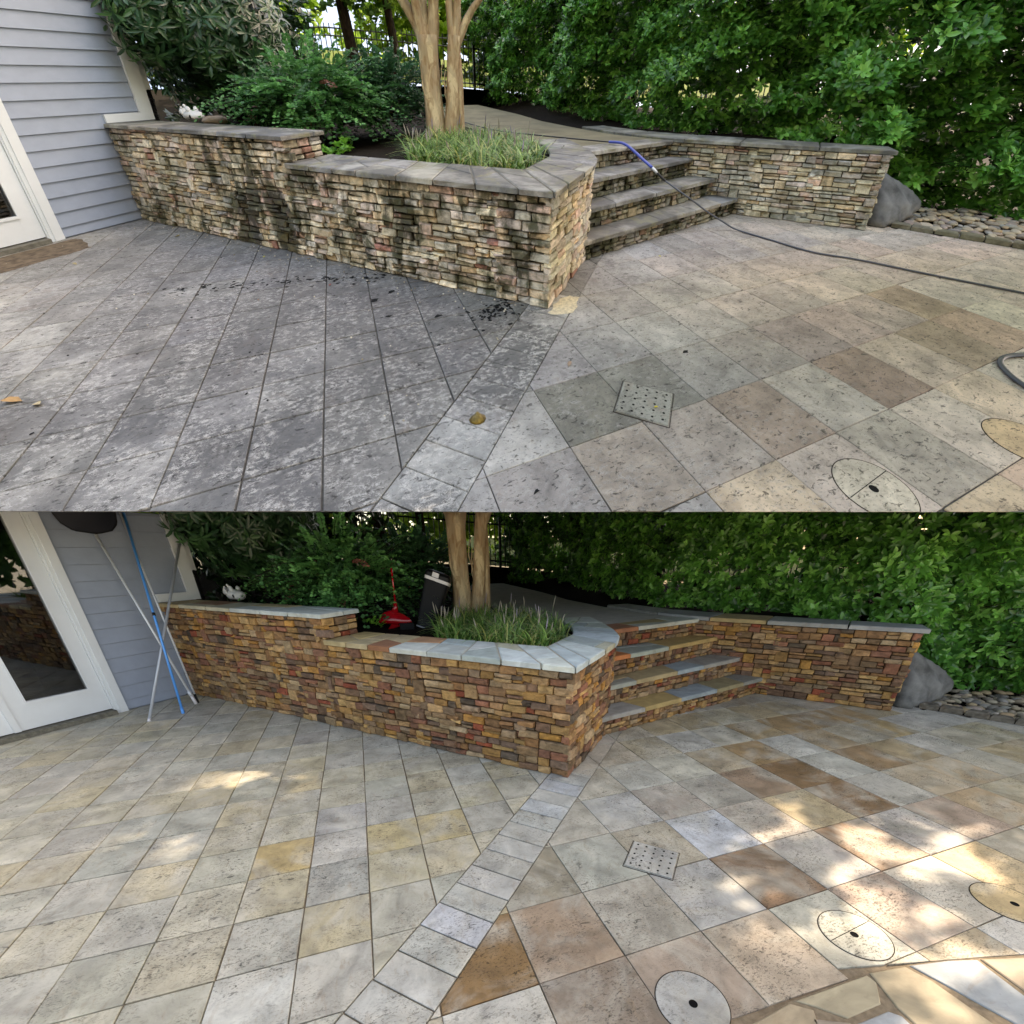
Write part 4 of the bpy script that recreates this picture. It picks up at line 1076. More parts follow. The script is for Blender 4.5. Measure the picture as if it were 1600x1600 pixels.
def sprays(center, rad, n, seed, L=0.034, Wd=0.024, pal=(), zmin=0.82, tw_len=0.5, per=18, front=None, red=0.0):
    g = np.random.default_rng(seed); center = np.array(center); rad = np.array(rad)
    Cs = []; As = []; Ns = []; cols = []; pal = np.array([hexc(h) for h in pal]); tw = MB()
    for k in range(n):
        d = g.normal(0, 1, 3); d /= np.linalg.norm(d)
        if front is not None and d @ front < -0.45 and g.random() < 0.7: d = -d
        st = center + d * rad * g.uniform(0.25, 0.78); out = d * np.array([1, 1, 0.6]) + g.normal(0, 0.5, 3) + np.array([0, 0, 0.12]); out /= np.linalg.norm(out)
        ln = tw_len * g.uniform(0.6, 1.15)
        side = np.cross(out, [0, 0, 1.0]); side /= np.linalg.norm(side) + 1e-9; up = np.cross(side, out)
        pts = [st + out * ln * f - np.array([0, 0, 1]) * ln * 0.35 * f * f for f in np.linspace(0, 1, per)]
        c = pal[g.integers(0, len(pal))] * (1 + g.uniform(-0.25, 0.25))
        if g.random() < red: c = hexc('#8a5a52')
        if pts[-1][2] < zmin: continue
        if k % 3 == 0: tw.tube([pts[0], pts[per // 2], pts[-1]], [0.004, 0.003, 0.0015], 4, False)
        for i, q in enumerate(pts):
            for sg in (-1, 1):
                Cs.append(q); As.append(side * sg + out * 0.55 + g.normal(0, 0.15, 3)); Ns.append(up + g.normal(0, 0.5, 3)); cols.append(c * (1 + g.uniform(-0.15, 0.15)))
    C = np.array(Cs); k = np.ones(len(C), bool)
    if not TOP: k = under_slab(C)
    A = leaves(C[k], np.array(As)[k], np.array(Ns)[k], g.uniform(L * 0.7, L * 1.2, k.sum()), g.uniform(Wd * 0.8, Wd * 1.2, k.sum()), np.array(cols)[k], 0.1, 0.1)
    return A, tw

def bushes():
    front = np.array([-0.3, -0.9, 0.2])
    # fine leaved shrub behind the planter
    A, tw = sprays((-1.75, 4.15, 1.32), (1.02, 0.70, 0.62), 520, 201, 0.046, 0.038, ['#41703f', '#3a6339', '#4c7b46', '#325a33', '#518249'], 0.86, 0.50, 12, front, 0.02)
    A2, tw2 = sprays((-0.88, 4.75, 1.32), (0.80, 0.6, 0.62), 480, 202, 0.046, 0.038, ['#2e5236', '#28482f', '#355c3a'], 0.86, 0.5, 12, front)
    t = thing('shrub', 'fine leaved arching shrub behind the %s' % ('mossy planter' if TOP else 'red dustpan'), 'shrub', (-1.7, 4.2, 0.82), 'arching shrubs in the beds')
    V, F, c = join([A, A2]); o = emit('foliage', V, F, 'soft_leaf', t, c); o['kind'] = 'stuff'
    tw.V += []; o = tw.out('twigs', 'dark_bark', t); o['kind'] = 'stuff'
    r = random.Random(3)
    for k in range(6):
        MB().tube([(-1.7 + r.uniform(-.2, .2), 4.3 + r.uniform(-.2, .2), 0.78), (-1.7 + r.uniform(-.5, .5), 4.3 + r.uniform(-.3, .3), 1.3)], [0.018, 0.01], 6).out('stem', 'dark_bark', t)
    # broad leaved bush by the house corner
    g = np.random.default_rng(210); n = 900
    d = g.normal(0, 1, (n, 3)); d /= np.linalg.norm(d, axis=1, keepdims=True)
    C = np.array([-2.88, 5.25, 2.12]) + d * np.array([0.80, 0.62, 0.86]) * g.uniform(0.55, 1.05, (n, 1))
    C2 = np.array([-2.45, 5.3, 1.5]) + d[:260] * np.array([0.5, 0.5, 0.42]) * g.uniform(0.5, 1.05, (260, 1))
    C3 = np.array([-3.35, 4.75, 2.25]) + d[300:560] * np.array([0.38, 0.30, 0.55]) * g.uniform(0.4, 1.05, (260, 1))
    C = np.vstack([C, C2, C3]); D = np.vstack([d, d[:260], d[300:560]]) + [0, -0.35, 0.1]
    k = C[:, 2] > 1.12
    if not TOP: k &= under_slab(C)
    A = rosettes(C[k], D[k], 8, 0.165, 0.042, ['#2b4a2b', '#335432', '#24412a', '#3c6038', '#2a4a33'], 211, (-0.15, 0.45))
    t = thing('broadleaf_bush', 'dark bush with long drooping leaves against the %s house corner' % ('upper' if TOP else 'lower'), 'bush', (-2.7, 5.4, 0.82), 'long leaved bushes by the house')
    o = emit('foliage', *A[:2], 'glossy_leaf', t, A[2]); o['kind'] = 'stuff'
    for k in range(5):
        MB().tube([(-2.75 + r.uniform(-.15, .15), 5.4 + r.uniform(-.1, .1), 0.78), (-2.8 + r.uniform(-.3, .3), 5.3, 1.3), (-2.85 + r.uniform(-.5, .5), 5.3, 1.85)], [0.03, 0.024, 0.014], 7).out('stem', 'dark_bark', t)
    # dark shrubbery further back
    n = 900; d = g.normal(0, 1, (n, 3)); d /= np.linalg.norm(d, axis=1, keepdims=True)
    C = np.array([-2.6, 7.0, 1.75]) + d * np.array([1.9, 0.8, 1.35]) * g.uniform(0.4, 1.0, (n, 1)); k = C[:, 2] > 0.95
    if TOP: k &= ~((C[:, 0] > -1.75) & (C[:, 2] > 1.75))
    else: k &= under_slab(C)
    A = rosettes(C[k], d[k], 8, 0.15, 0.07, ['#22401f', '#2a4a26', '#1d361d'], 213)
    t = thing('back_shrub', 'dense dark shrub in shade behind the %s planter bushes' % ('upper' if TOP else 'lower'), 'shrub', (-2.6, 7.0, 0.9), 'shaded shrubs at the back')
    o = emit('foliage', *A[:2], 'glossy_leaf', t, A[2]); o['kind'] = 'stuff'
    MB().tube([(-2.6, 7.0, 0.85), (-2.5, 7.0, 1.4), (-2.7, 7.0, 2.0)], [0.06, 0.05, 0.03], 8).out('stem', 'dark_bark', t)

def tree():
    t = thing('crape_myrtle', 'smooth tan multi-stemmed tree rising from the %s planter' % ('upper' if TOP else 'lower'), 'tree', (-0.35, 3.85, 0.8), 'tan barked planter trees')
    fl = lambda a, i: 1 + 0.10 * math.cos(3 * a + i * 0.15) + 0.06 * math.cos(5 * a + 1 - i * 0.1)
    H = 2.4
    def dens(pts, n=14): q, _ = resample(pts, n); return q
    def radd(rs, n=14): return list(np.interp(np.linspace(0, 1, n), np.linspace(0, 1, len(rs)), rs))
    m = MB()
    m.tube(dens([(-0.43, 3.86, 0.70), (-0.43, 3.86, 0.86), (-0.44, 3.85, 1.34), (-0.45, 3.86, 1.72), (-0.45, 3.86, 2.02)]), radd([0.155, 0.118, 0.105, 0.112, 0.118]), 20, True, None, fl)
    for pts, rs in (([(-0.46, 3.86, 1.9), (-0.55, 3.88, 2.13), (-0.70, 3.91, 2.39), (-0.95, 3.95, 2.85)], [0.085, 0.058, 0.047, 0.035]),
                    ([(-0.48, 3.86, 1.9), (-0.53, 3.84, 2.15), (-0.57, 3.82, 2.38), (-0.62, 3.75, 2.95)], [0.075, 0.05, 0.042, 0.032]),
                    ([(-0.44, 3.86, 1.9), (-0.46, 3.87, 2.15), (-0.47, 3.9, 2.40), (-0.45, 4.0, 3.0)], [0.08, 0.052, 0.047, 0.034]),
                    ([(-0.42, 3.86, 1.88), (-0.37, 3.84, 2.12), (-0.355, 3.82, 2.40), (-0.28, 3.7, 3.0)], [0.085, 0.06, 0.055, 0.04])):
        m.tube(dens(pts, 9), radd(rs, 9), 14, False, None, fl)
    m.out('trunk', 'bark', t, smooth=True)
    m = MB()
    m.tube(dens([(-0.25, 3.83, 0.70), (-0.24, 3.82, 0.95), (-0.20, 3.80, 1.34), (-0.175, 3.80, 1.70), (-0.135, 3.79, 2.02)]), radd([0.10, 0.085, 0.077, 0.074, 0.078]), 18, True, None, fl)
    for pts, rs in (([(-0.15, 3.79, 1.92), (-0.165, 3.80, 2.15), (-0.175, 3.80, 2.40), (-0.2, 3.85, 3.0)], [0.06, 0.045, 0.04, 0.03]),
                    ([(-0.13, 3.79, 1.92), (-0.10, 3.78, 2.15), (-0.085, 3.78, 2.40), (0.0, 3.7, 3.0)], [0.06, 0.045, 0.04, 0.03]),
                    ([(-0.12, 3.79, 1.92), (0.04, 3.76, 2.24), (0.17, 3.72, 2.40), (0.5, 3.6, 2.85)], [0.055, 0.04, 0.034, 0.025])):
        m.tube(dens(pts, 9), radd(rs, 9), 12, False, None, fl)
    m.out('trunk', 'bark', t, smooth=True)
    m = MB(); m.tube(dens([(-0.10, 3.85, 0.75), (-0.095, 3.84, 1.1), (-0.09, 3.83, 1.6), (-0.12, 3.81, 2.05)], 8), radd([0.05, 0.043, 0.045, 0.04], 8), 12, True, None, fl); m.out('stem', 'bark', t, smooth=True)
    r = random.Random(5)
    for k in range(6):       # peeling bark
        x0 = -0.55 + 0.02 * k if k < 3 else -0.29 + 0.015 * (k - 3)
        z1 = 1.75 - 0.1 * (k % 3); pts = [(x0 - 0.02 * math.sin(i * 0.9) * (1 + k % 2), 3.76, z1 - i * 0.09) for i in range(7)]
        MB().tube(pts, [0.004, 0.006, 0.006, 0.005, 0.006, 0.004, 0.002], 5).out('bark_strip', 'bark', t)
    g = np.random.default_rng(300)
    n = 700 if TOP else 60
    C = np.array([-0.3, 3.9, 3.6]) + g.normal(0, 1, (n, 3)) * [0.9, 0.8, 0.42] if TOP else np.array([-0.3, 3.9, 2.5]) + g.normal(0, 1, (n, 3)) * [0.3, 0.2, 0.08]
    if TOP: C = C[C[:, 2] > 2.95]
    else: C = C[under_slab(C)]
    A = rosettes(C, g.normal(0, 1, (len(C), 3)) + [0, 0, 0.6], 8, 0.075, 0.04, ['#4a7030', '#557c38'], 301)
    o = emit('crown', *A[:2], 'soft_leaf', t, A[2]); o['kind'] = 'stuff'

def grass():
    g = np.random.default_rng(400)
    reg = [(-1.02, 2.42), (-0.62, 1.86), (-0.24, 1.53), (0.19, 1.97), (0.38, 2.4), (0.40, 3.0), (0.15, 3.7), (-0.35, 3.75), (-0.85, 3.3)]
    Vs = []; Fs = []; Cs = []; k = 0; pal = [hexc(h) for h in ('#426328', '#507032', '#375424', '#6f8a48', '#8a8a52')]
    nb = 0; tw = []
    while nb < 1900:
        x = g.uniform(-1.1, 0.5); y = g.uniform(1.45, 3.8)
        if not inpoly(x, y, reg): continue
        nb += 1; a = g.uniform(0, 6.283); L = g.uniform(0.20, 0.36); w = g.uniform(0.006, 0.0115); lean = g.uniform(0.5, 1.4)
        d = np.array([math.cos(a), math.sin(a)]); s = np.array([-d[1], d[0]]); c = pal[g.integers(0, 5)] * (1 + g.uniform(-0.2, 0.25))
        for i in range(6):
            f = i / 5; hz = L * (f - lean * 0.55 * f * f); hx = L * lean * 0.75 * f * f + 0.04 * f; ww = w * (1 - 0.85 * f)
            for sg in (-1, 1): Vs.append((x + d[0] * hx + s[0] * ww * sg, y + d[1] * hx + s[1] * ww * sg, 0.815 + hz)); Cs.append(c)
        for i in range(5): Fs.append((k + 2 * i, k + 2 * i + 1, k + 2 * i + 3, k + 2 * i + 2))
        k += 12
    o = emit('lilyturf', Vs, np.array(Fs), 'grass_blade', None, np.array(Cs), base=(-0.3, 2.4, 0.82)); o['kind'] = 'stuff'
    o['label'] = 'tuft of lilyturf with pale flower spikes in the %s planter' % ('upper' if TOP else 'lower'); o['category'] = 'grass'
    m = MB(); r = random.Random(9)
    for q in range(70):
        x = r.uniform(-1.0, 0.4); y = r.uniform(1.5, 3.6)
        if not inpoly(x, y, reg): continue
        a = r.uniform(0, 6.28); l = r.uniform(0.22, 0.34); dx = 0.06 * math.cos(a); dy = 0.06 * math.sin(a)
        p0 = np.array([x, y, 0.82]); p1 = p0 + [dx * 0.6, dy * 0.6, l * 0.65]; p2 = p0 + [dx, dy, l]
        m.tube([p0, p1], [0.002, 0.002], 4, False, hexc('#6a8a4a'))
        m.tube([p1, p1 * 0.7 + p2 * 0.3, p1 * 0.3 + p2 * 0.7, p2], [0.002, 0.006, 0.005, 0.0015], 6, True, hexc('#837d70') if r.random() < .85 else hexc('#7d7580'))
    f = m.out('flower_spikes', 'litter', o); f['kind'] = 'stuff'
    # a few seedlings left of the tuft
    n = 26 if TOP else 8; C = np.stack([g.uniform(-1.95, -1.5, n), g.uniform(3.05, 3.5, n), g.uniform(0.82, 0.95, n)], 1)
    A = rosettes(C, g.normal(0, .4, (n, 3)) + [0, 0, 1], 6, 0.075, 0.045, ['#5a8a34', '#6b9a3e'], 402)
    o = emit('seedlings', *A[:2], 'soft_leaf', None, A[2], base=(-1.45, 3.2, 0.82)); o['kind'] = 'stuff'; o['label'] = 'light green seedlings at the foot of the %s shrub' % ('upper' if TOP else 'lower'); o['category'] = 'plants'

def fence():
    t = thing('picket_fence', 'black metal picket fence behind the %s hedge' % ('upper' if TOP else 'lower'), 'fence', (2.4, 9.2, 1.3), 'black picket fences')
    c0 = np.array([2.4, 9.2]); d = np.array([0.93, -0.37])
    zf = lambda u: 1.30 - 0.095 * max(-3, min(8, (c0 + d * u)[0] - 1.5))
    us = np.arange(-6.6, 8.8, 0.125)
    for u in us:
        q = c0 + d * u; z = zf(u)
        big = abs((u + 6.6) % 2.0) < 0.06
        m = MB(); m.box((q[0], q[1], z + 0.62 + (0.04 if big else 0)), (0.055 if big else 0.02, 0.055 if big else 0.02, 1.3 if big else 1.2))
        if not in_frame(m.V, 10): continue
        m.out('post' if big else 'picket', 'fence_metal', t)
    for h in (0.14, 0.95, 1.12):
        m = MB(); m.tube([v3(c0 + d * u, zf(u) + h) for u in np.arange(-6.6, 8.8, 0.6)], 0.018, 4); m.out('rail', 'fence_metal', t)

def far_trees():
    g = np.random.default_rng(500)
    spots = [(-1.05, 9.9, 0.13, 0), (-0.05, 9.9, 0.10, 1), (-4.5, 14, 0.2, 2), (2.5, 17, 0.22, 3), (9.0, 13, 0.2, 4), (-8, 11, 0.2, 5), (14.5, 8.5, 0.2, 6), (6.0, 17, 0.2, 7)]
    nm = ['slim dark trunk by the fence left of the planter tree', 'slim dark trunk by the fence just behind the planter tree', 'bright leafy tree far behind the bushes', 'bright leafy tree far behind the planter tree', 'bright leafy tree far behind the hedge', 'bright leafy tree far behind the house', 'bright leafy tree beyond the right edge of the hedge', 'pale leafy tree far behind the middle of the hedge']
    for (x, y, rd, k) in spots:
        zb = 1.15; H = 3.4 if k < 2 else 3.0
        if not TOP and k > 6: continue
        t = thing('background_tree', nm[k] + (', upper scene' if TOP else ', lower scene'), 'tree', (x, y, zb), 'trees beyond the fence')
        MB().tube([(x, y, zb - 0.2), (x + 0.05, y, zb + 1.0), (x - 0.04, y, zb + 2.0), (x, y, zb + H)], [rd * 1.2, rd, rd * 0.9, rd * 0.7], 10).out('trunk', 'dark_bark', t, smooth=True)
        n = 1100 if k >= 2 else 420
        c = np.array([x, y, zb + (3.2 if k >= 2 else 2.9)]); rad = np.array([2.9, 1.6, 2.5]) if k >= 2 else np.array([1.5, 0.9, 1.0])
        C = c + g.normal(0, 0.5, (n, 3)) * rad
        if not TOP: C[:, 2] = zb + (C[:, 2] - zb) * 0.8
        C = C[C[:, 2] > (1.7 if k >= 2 else 2.3)]
        if not TOP: C = C[under_slab(C)]
        if not len(C): continue
        A = rosettes(C, g.normal(0, 1, (len(C), 3)) + [0, 0, .4], 7, 0.30 if k >= 2 else 0.17, 0.16 if k >= 2 else 0.09, ['#6b8430', '#7a923c', '#5a752c', '#8a9c48'] if k >= 2 else ['#39552a', '#456532', '#6b8435'], 510 + k)
        o = emit('crown', *A[:2], 'far_leaf', t, A[2]); o['kind'] = 'stuff'

def figurine():
    t = thing('animal_figurine', 'white figurine of an animal on its back, paws up, on the %s wall cap' % ('mossy' if TOP else 'cleaned'), 'figurine', (-3.15, 4.50, 1.115), 'white animal figurines')
    # body, head, muzzle, ear, legs as one skin of merged ellipsoids
    c = np.array([-3.15, 4.50, 1.115]); e = np.array([0.67, -0.74, 0])        # along the wall, head at the left
    up = np.array([0, 0, 1.0]); n = np.array([0.74, 0.67, 0])
    def ell(m, a, b, h, ra, rb, rh, rot=0.0):
        V0, F0 = ICO2
        ca, sa = math.cos(rot), math.sin(rot)
        V = [c + e * (a + (v[0] * ra * ca - v[2] * rh * sa)) + n * (b + v[1] * rb) + up * (h + (v[0] * ra * sa + v[2] * rh * ca)) for v in V0]
        m.add(V, F0)
    m = MB(); ell(m, 0.02, 0, 0.062, 0.125, 0.075, 0.060, 0.12); ell(m, 0.12, 0, 0.055, 0.07, 0.075, 0.056)
    ell(m, -0.115, 0, 0.095, 0.055, 0.05, 0.045, 0.5); ell(m, -0.155, 0, 0.095, 0.035, 0.028, 0.024, 0.2)
    ell(m, 0.045, -0.035, 0.128, 0.028, 0.024, 0.040, 0.5); ell(m, 0.07, 0.035, 0.12, 0.028, 0.024, 0.042, 0.2); ell(m, 0.012, -0.045, 0.165, 0.014, 0.014, 0.026, 0.7)
    ell(m, -0.06, -0.05, 0.10, 0.022, 0.02, 0.045, 0.6)
    m.out('body', 'ornament', t, smooth=True)
    m = MB(); ell(m, -0.095, -0.03, 0.142, 0.022, 0.010, 0.016, 0.4); m.out('ear', 'ornament', t, smooth=True)
    m = MB(); ell(m, -0.095, 0.035, 0.138, 0.022, 0.010, 0.016, 0.4); m.out('ear', 'ornament', t, smooth=True)
    m = MB(); ell(m, -0.137, -0.044, 0.108, 0.007, 0.005, 0.006); m.out('eye', 'dark_hole', t, smooth=True)
    m = MB(); ell(m, 0.115, -0.070, 0.052, 0.016, 0.010, 0.020); m.out('paw_pad', 'dark_hole', t, smooth=True)
    V0, F0 = ICO2; r = random.Random(2)
    if TOP:
        V = V0 * (1 + np.array([r.uniform(-.12, .12) for _ in V0]))[:, None] * [0.13, 0.09, 0.055] + [-2.86, 4.20, 1.13]
        o = emit('rock', V, F0, 'pebble', None, hexc('#8f7f6f'), smooth=True, base=(-2.86, 4.2, 1.11)); tag(o, 'flat brown rock beside the white figurine on the mossy wall', 'rock')

# ------------------------------------------------------------------ things only in the upper picture
def upper_extras():
    r = random.Random(77)
    def smooth(pts, n):
        p = np.array(pts, float); t = np.linspace(0, len(p) - 1, n); out = []
        for x in t:
            i = min(int(x), len(p) - 2); f = x - i; a = p[max(i - 1, 0)]; b = p[i]; c = p[i + 1]; d = p[min(i + 2, len(p) - 1)]
            out.append(0.5 * ((2 * b) + (-a + c) * f + (2 * a - 5 * b + 4 * c - d) * f * f + (-a + 3 * b - 3 * c + d) * f ** 3))
        return np.array(out)
    h = thing('garden_hose', 'long grey hose with a blue end running down the grimy steps', 'hose', (2.0, 1.5, 0.2))
    MB().tube(smooth([(0.40, 5.92, 0.87), (0.464, 4.296, 0.87), (0.773, 3.272, 0.885), (1.333, 2.572, 0.862)], 30), 0.009, 8).out('black_line', 'hose_black', h, smooth=True)
    MB().tube(smooth([(1.333, 2.572, 0.862), (1.40, 2.42, 0.866), (1.446, 2.313, 0.82), (1.47, 2.12, 0.73), (1.479, 1.958, 0.665)], 24), 0.017, 10).out('blue_sleeve', 'hose_blue', h, smooth=True)
    MB().tube([(1.479, 1.958, 0.665), (1.50, 1.945, 0.643), (1.53, 1.93, 0.61)], [0.015, 0.017, 0.014], 10).out('coupling', 'aluminium', h, smooth=True)
    MB().tube(smooth([(1.53, 1.93, 0.61), (1.575, 1.905, 0.565), (1.617, 1.884, 0.525)], 8), 0.013, 10).out('grip', 'hose_black', h, smooth=True)
    MB().tube(smooth([(1.617, 1.884, 0.525), (1.645, 1.65, 0.445), (1.80, 1.59, 0.335), (1.935, 1.546, 0.235), (2.15, 1.50, 0.105), (2.27, 1.45, 0.03), (2.33, 1.30, 0.012), (2.37, 1.10, 0.012), (2.449, 0.704, 0.012), (2.653, 0.425, 0.012), (2.88, -0.012, 0.012), (3.139, -0.47, 0.012), (3.4, -0.95, 0.012)], 70), 0.0095, 8).out('hose', 'hose_grey', h, smooth=True)
    h = thing('hose_loop', 'loop of thick grey hose at the right edge of the grimy patio', 'hose', (1.9, -0.85, 0))
    MB().tube(smooth([(2.5, -1.05, 0.014), (2.2, -0.90, 0.014), (2.046, -0.856, 0.014), (1.92, -0.825, 0.014), (1.815, -0.84, 0.014), (1.74, -0.89, 0.014), (1.68, -0.96, 0.014), (1.62, -1.08, 0.014), (1.58, -1.2, 0.014)], 40), 0.013, 10).out('hose', 'hose_grey', h, smooth=True)
    # small lump on the border
    V0, F0 = ICO2; V = []
    for v in V0:
        k = max(0, v[2]); rr = (1 - 0.85 * k ** 0.8) * (1 + r.uniform(-.07, .07)); V.append((-1.155 + v[0] * 0.042 * rr, -0.085 + v[1] * 0.036 * rr, 0.002 + max(0, 0.052 * k + r.uniform(-.002, .002))))
    o = emit('lump', V, F0, 'brass', smooth=True, base=(-1.155, -0.085, 0)); tag(o, 'small mottled brown cone lying on the pale border pavers', 'cone')
    # fallen leaves
    lv = [(-3.39, 3.62, 0.05, '#b89a1e', 'yellow leaf on the grimy tiles near the house'), (-3.3, 3.95, 0.06, '#7a2f26', 'dark red leaf near the foot of the mossy planter'), (-0.30, -0.36, 0.022, '#c9b51e', 'small yellow leaf on the perforated drain cover'),
          (-0.54, 0.10, 0.045, '#a58a72', 'curled tan leaf on the grimy tiles above the drain'), (-4.0, 3.1, 0.05, '#a59468', 'pale tan leaf on the tiles left of the yellow one'), (-3.35, 0.95, 0.09, '#b08a5a', 'curled brown leaf at the left edge of the grimy terrace'),
          (-3.28, 0.90, 0.06, '#c9b58a', 'cream leaf at the left edge of the grimy terrace'), (-2.43, 2.62, 0.03, '#c9c23a', 'tiny yellow leaf by the algae spots'), (1.05, 1.18, 0.03, '#b8b32a', 'tiny yellow leaf on the tiles below the grimy steps'),
          (-2.35, 1.72, 0.03, '#a06a3a', 'orange brown leaf among the algae spots'), (-1.85, 1.75, 0.03, '#8a3a2a', 'small red leaf below the dark algae stain')]
    for k, (x, y, s, c, lab) in enumerate(lv):
        a = r.uniform(0, 6.28); A = np.array([[math.cos(a), math.sin(a), 0.12]]); 
        z = 0.0125 if k == 2 else 0.003
        V, F, cc = leaves(np.array([[x, y, z]]), A, np.array([[0, 0.1, 1.0]]), s, s * 0.55, np.array([hexc(c)]), 0.25, -0.12)
        o = emit('leaf', V, F, 'litter', None, cc, base=(x, y, 0)); tag(o, lab, 'leaf', 'fallen leaves')
    # tiny pale crumbs along the wall
    m = MB(); V1, F1 = ICO1
    for k in range(150):
        s = r.uniform(0.2, 5.1); d = -abs(r.gauss(0, 0.10)) - 0.03
        if r.random() < 0.25: d = -r.uniform(0.1, 1.4)
        q = LF + FE * s + FN * d; rd = r.uniform(0.003, 0.008)
        m.add(V1 * rd + [q[0], q[1], 0.003], F1, hexc(r.choice(['#b8ae98', '#a39a88', '#cfc8b8', '#8a7f6a'])))
    o = m.out('crumbs', 'litter', base=(-2, 2, 0)); o['kind'] = 'stuff'; o['label'] = 'pale mortar crumbs scattered along the foot of the mossy planter'; o['category'] = 'debris'
    # algae crust spots
    m = MB()
    def blot(x, y, a, b, th):
        n = 9; poly = []
        for k in range(n):
            t = 2 * math.pi * k / n; rr = r.uniform(0.5, 1.35); u = a * rr * math.cos(t); w = b * rr * math.sin(t)
            poly.append((x + u * math.cos(th) - w * math.sin(th), y + u * math.sin(th) + w * math.cos(th)))
        m.add([(px, py, 0.0022) for px, py in poly], [tuple(range(n))])
    for k in range(46):
        f = k / 45.0; q = np.array([-3.05, 2.17]) * (1 - f) + np.array([-1.40, 1.78]) * f
        for _ in range(3): blot(q[0] + r.gauss(0, 0.05), q[1] + r.gauss(0, 0.05), r.uniform(0.004, 0.026), r.uniform(0.004, 0.015), r.uniform(-.6, .4))
    for k in range(80): blot(-0.72 + r.gauss(0, 0.09), 0.86 + r.gauss(0, 0.07), r.uniform(0.006, 0.022), r.uniform(0.005, 0.014), r.uniform(0, 3))
    for k in range(60):
        x = r.uniform(-3.4, -0.8); y = r.uniform(0.4, 3.2)
        if (np.array([x, y]) - CO) @ FN < -0.05 and y - x > 1.4: blot(x, y, r.uniform(0.004, 0.012), r.uniform(0.004, 0.01), r.uniform(0, 3))
    for x, y, a in ((-1.52, 1.36, 0.04), (-1.38, 1.45, 0.035), (-1.12, 0.95, 0.03), (-1.45, 1.08, 0.025), (0.20, -0.05, 0.02), (-1.05, -0.55, 0.016)): blot(x, y, a, a * 0.6, 0.3)
    o = m.out('algae_spots', 'algae', base=(-2, 2, 0)); o['kind'] = 'stuff'; o['label'] = 'line of black algae spots on the grimy small tiles'; o['category'] = 'stain'
    # pale scraped patch at the planter corner
    V = [(-0.385, 0.69), (-0.31, 0.625), (-0.22, 0.62), (-0.15, 0.67), (-0.10, 0.745), (-0.06, 0.80), (-0.10, 0.85), (-0.19, 0.84), (-0.28, 0.77)]
    V2 = []
    for i in range(len(V)):
        a = np.array(V[i]); b = np.array(V[(i + 1) % len(V)])
        for f in (0, .33, .66): q = a * (1 - f) + b * f; V2.append((q[0] + r.uniform(-.012, .012), q[1] + r.uniform(-.012, .012)))
    o = emit('scraped_patch', [(x, y, 0.0032) for x, y in V2], [tuple(range(len(V2)))], 'scraped_stone', base=(-0.2, 0.73, 0)); tag(o, 'pale freshly cleaned patch at the foot of the mossy planter corner', 'patch')
    # dirt left by a door mat
    q = [hp(-1.6, 0.10, 0), hp(0.02, 0.12, 0), hp(0.06, 0.22, 0), hp(-0.03, 0.60, 0), hp(-0.4, 0.62, 0), hp(-1.6, 0.60, 0)]
    V2 = []
    for i in range(len(q)):
        a = np.array(q[i]); b = np.array(q[(i + 1) % len(q)])
        for f in np.linspace(0, 1, 9)[:-1]: c = a * (1 - f) + b * f; V2.append((c[0] + r.uniform(-.012, .012), c[1] + r.uniform(-.012, .012), 0.0026))
    o = emit('dirt_patch', V2, [tuple(range(len(V2)))], 'door_dirt', base=hp(-0.4, 0.35, 0)); tag(o, 'brown dirt left by a mat in front of the white door', 'dirt')

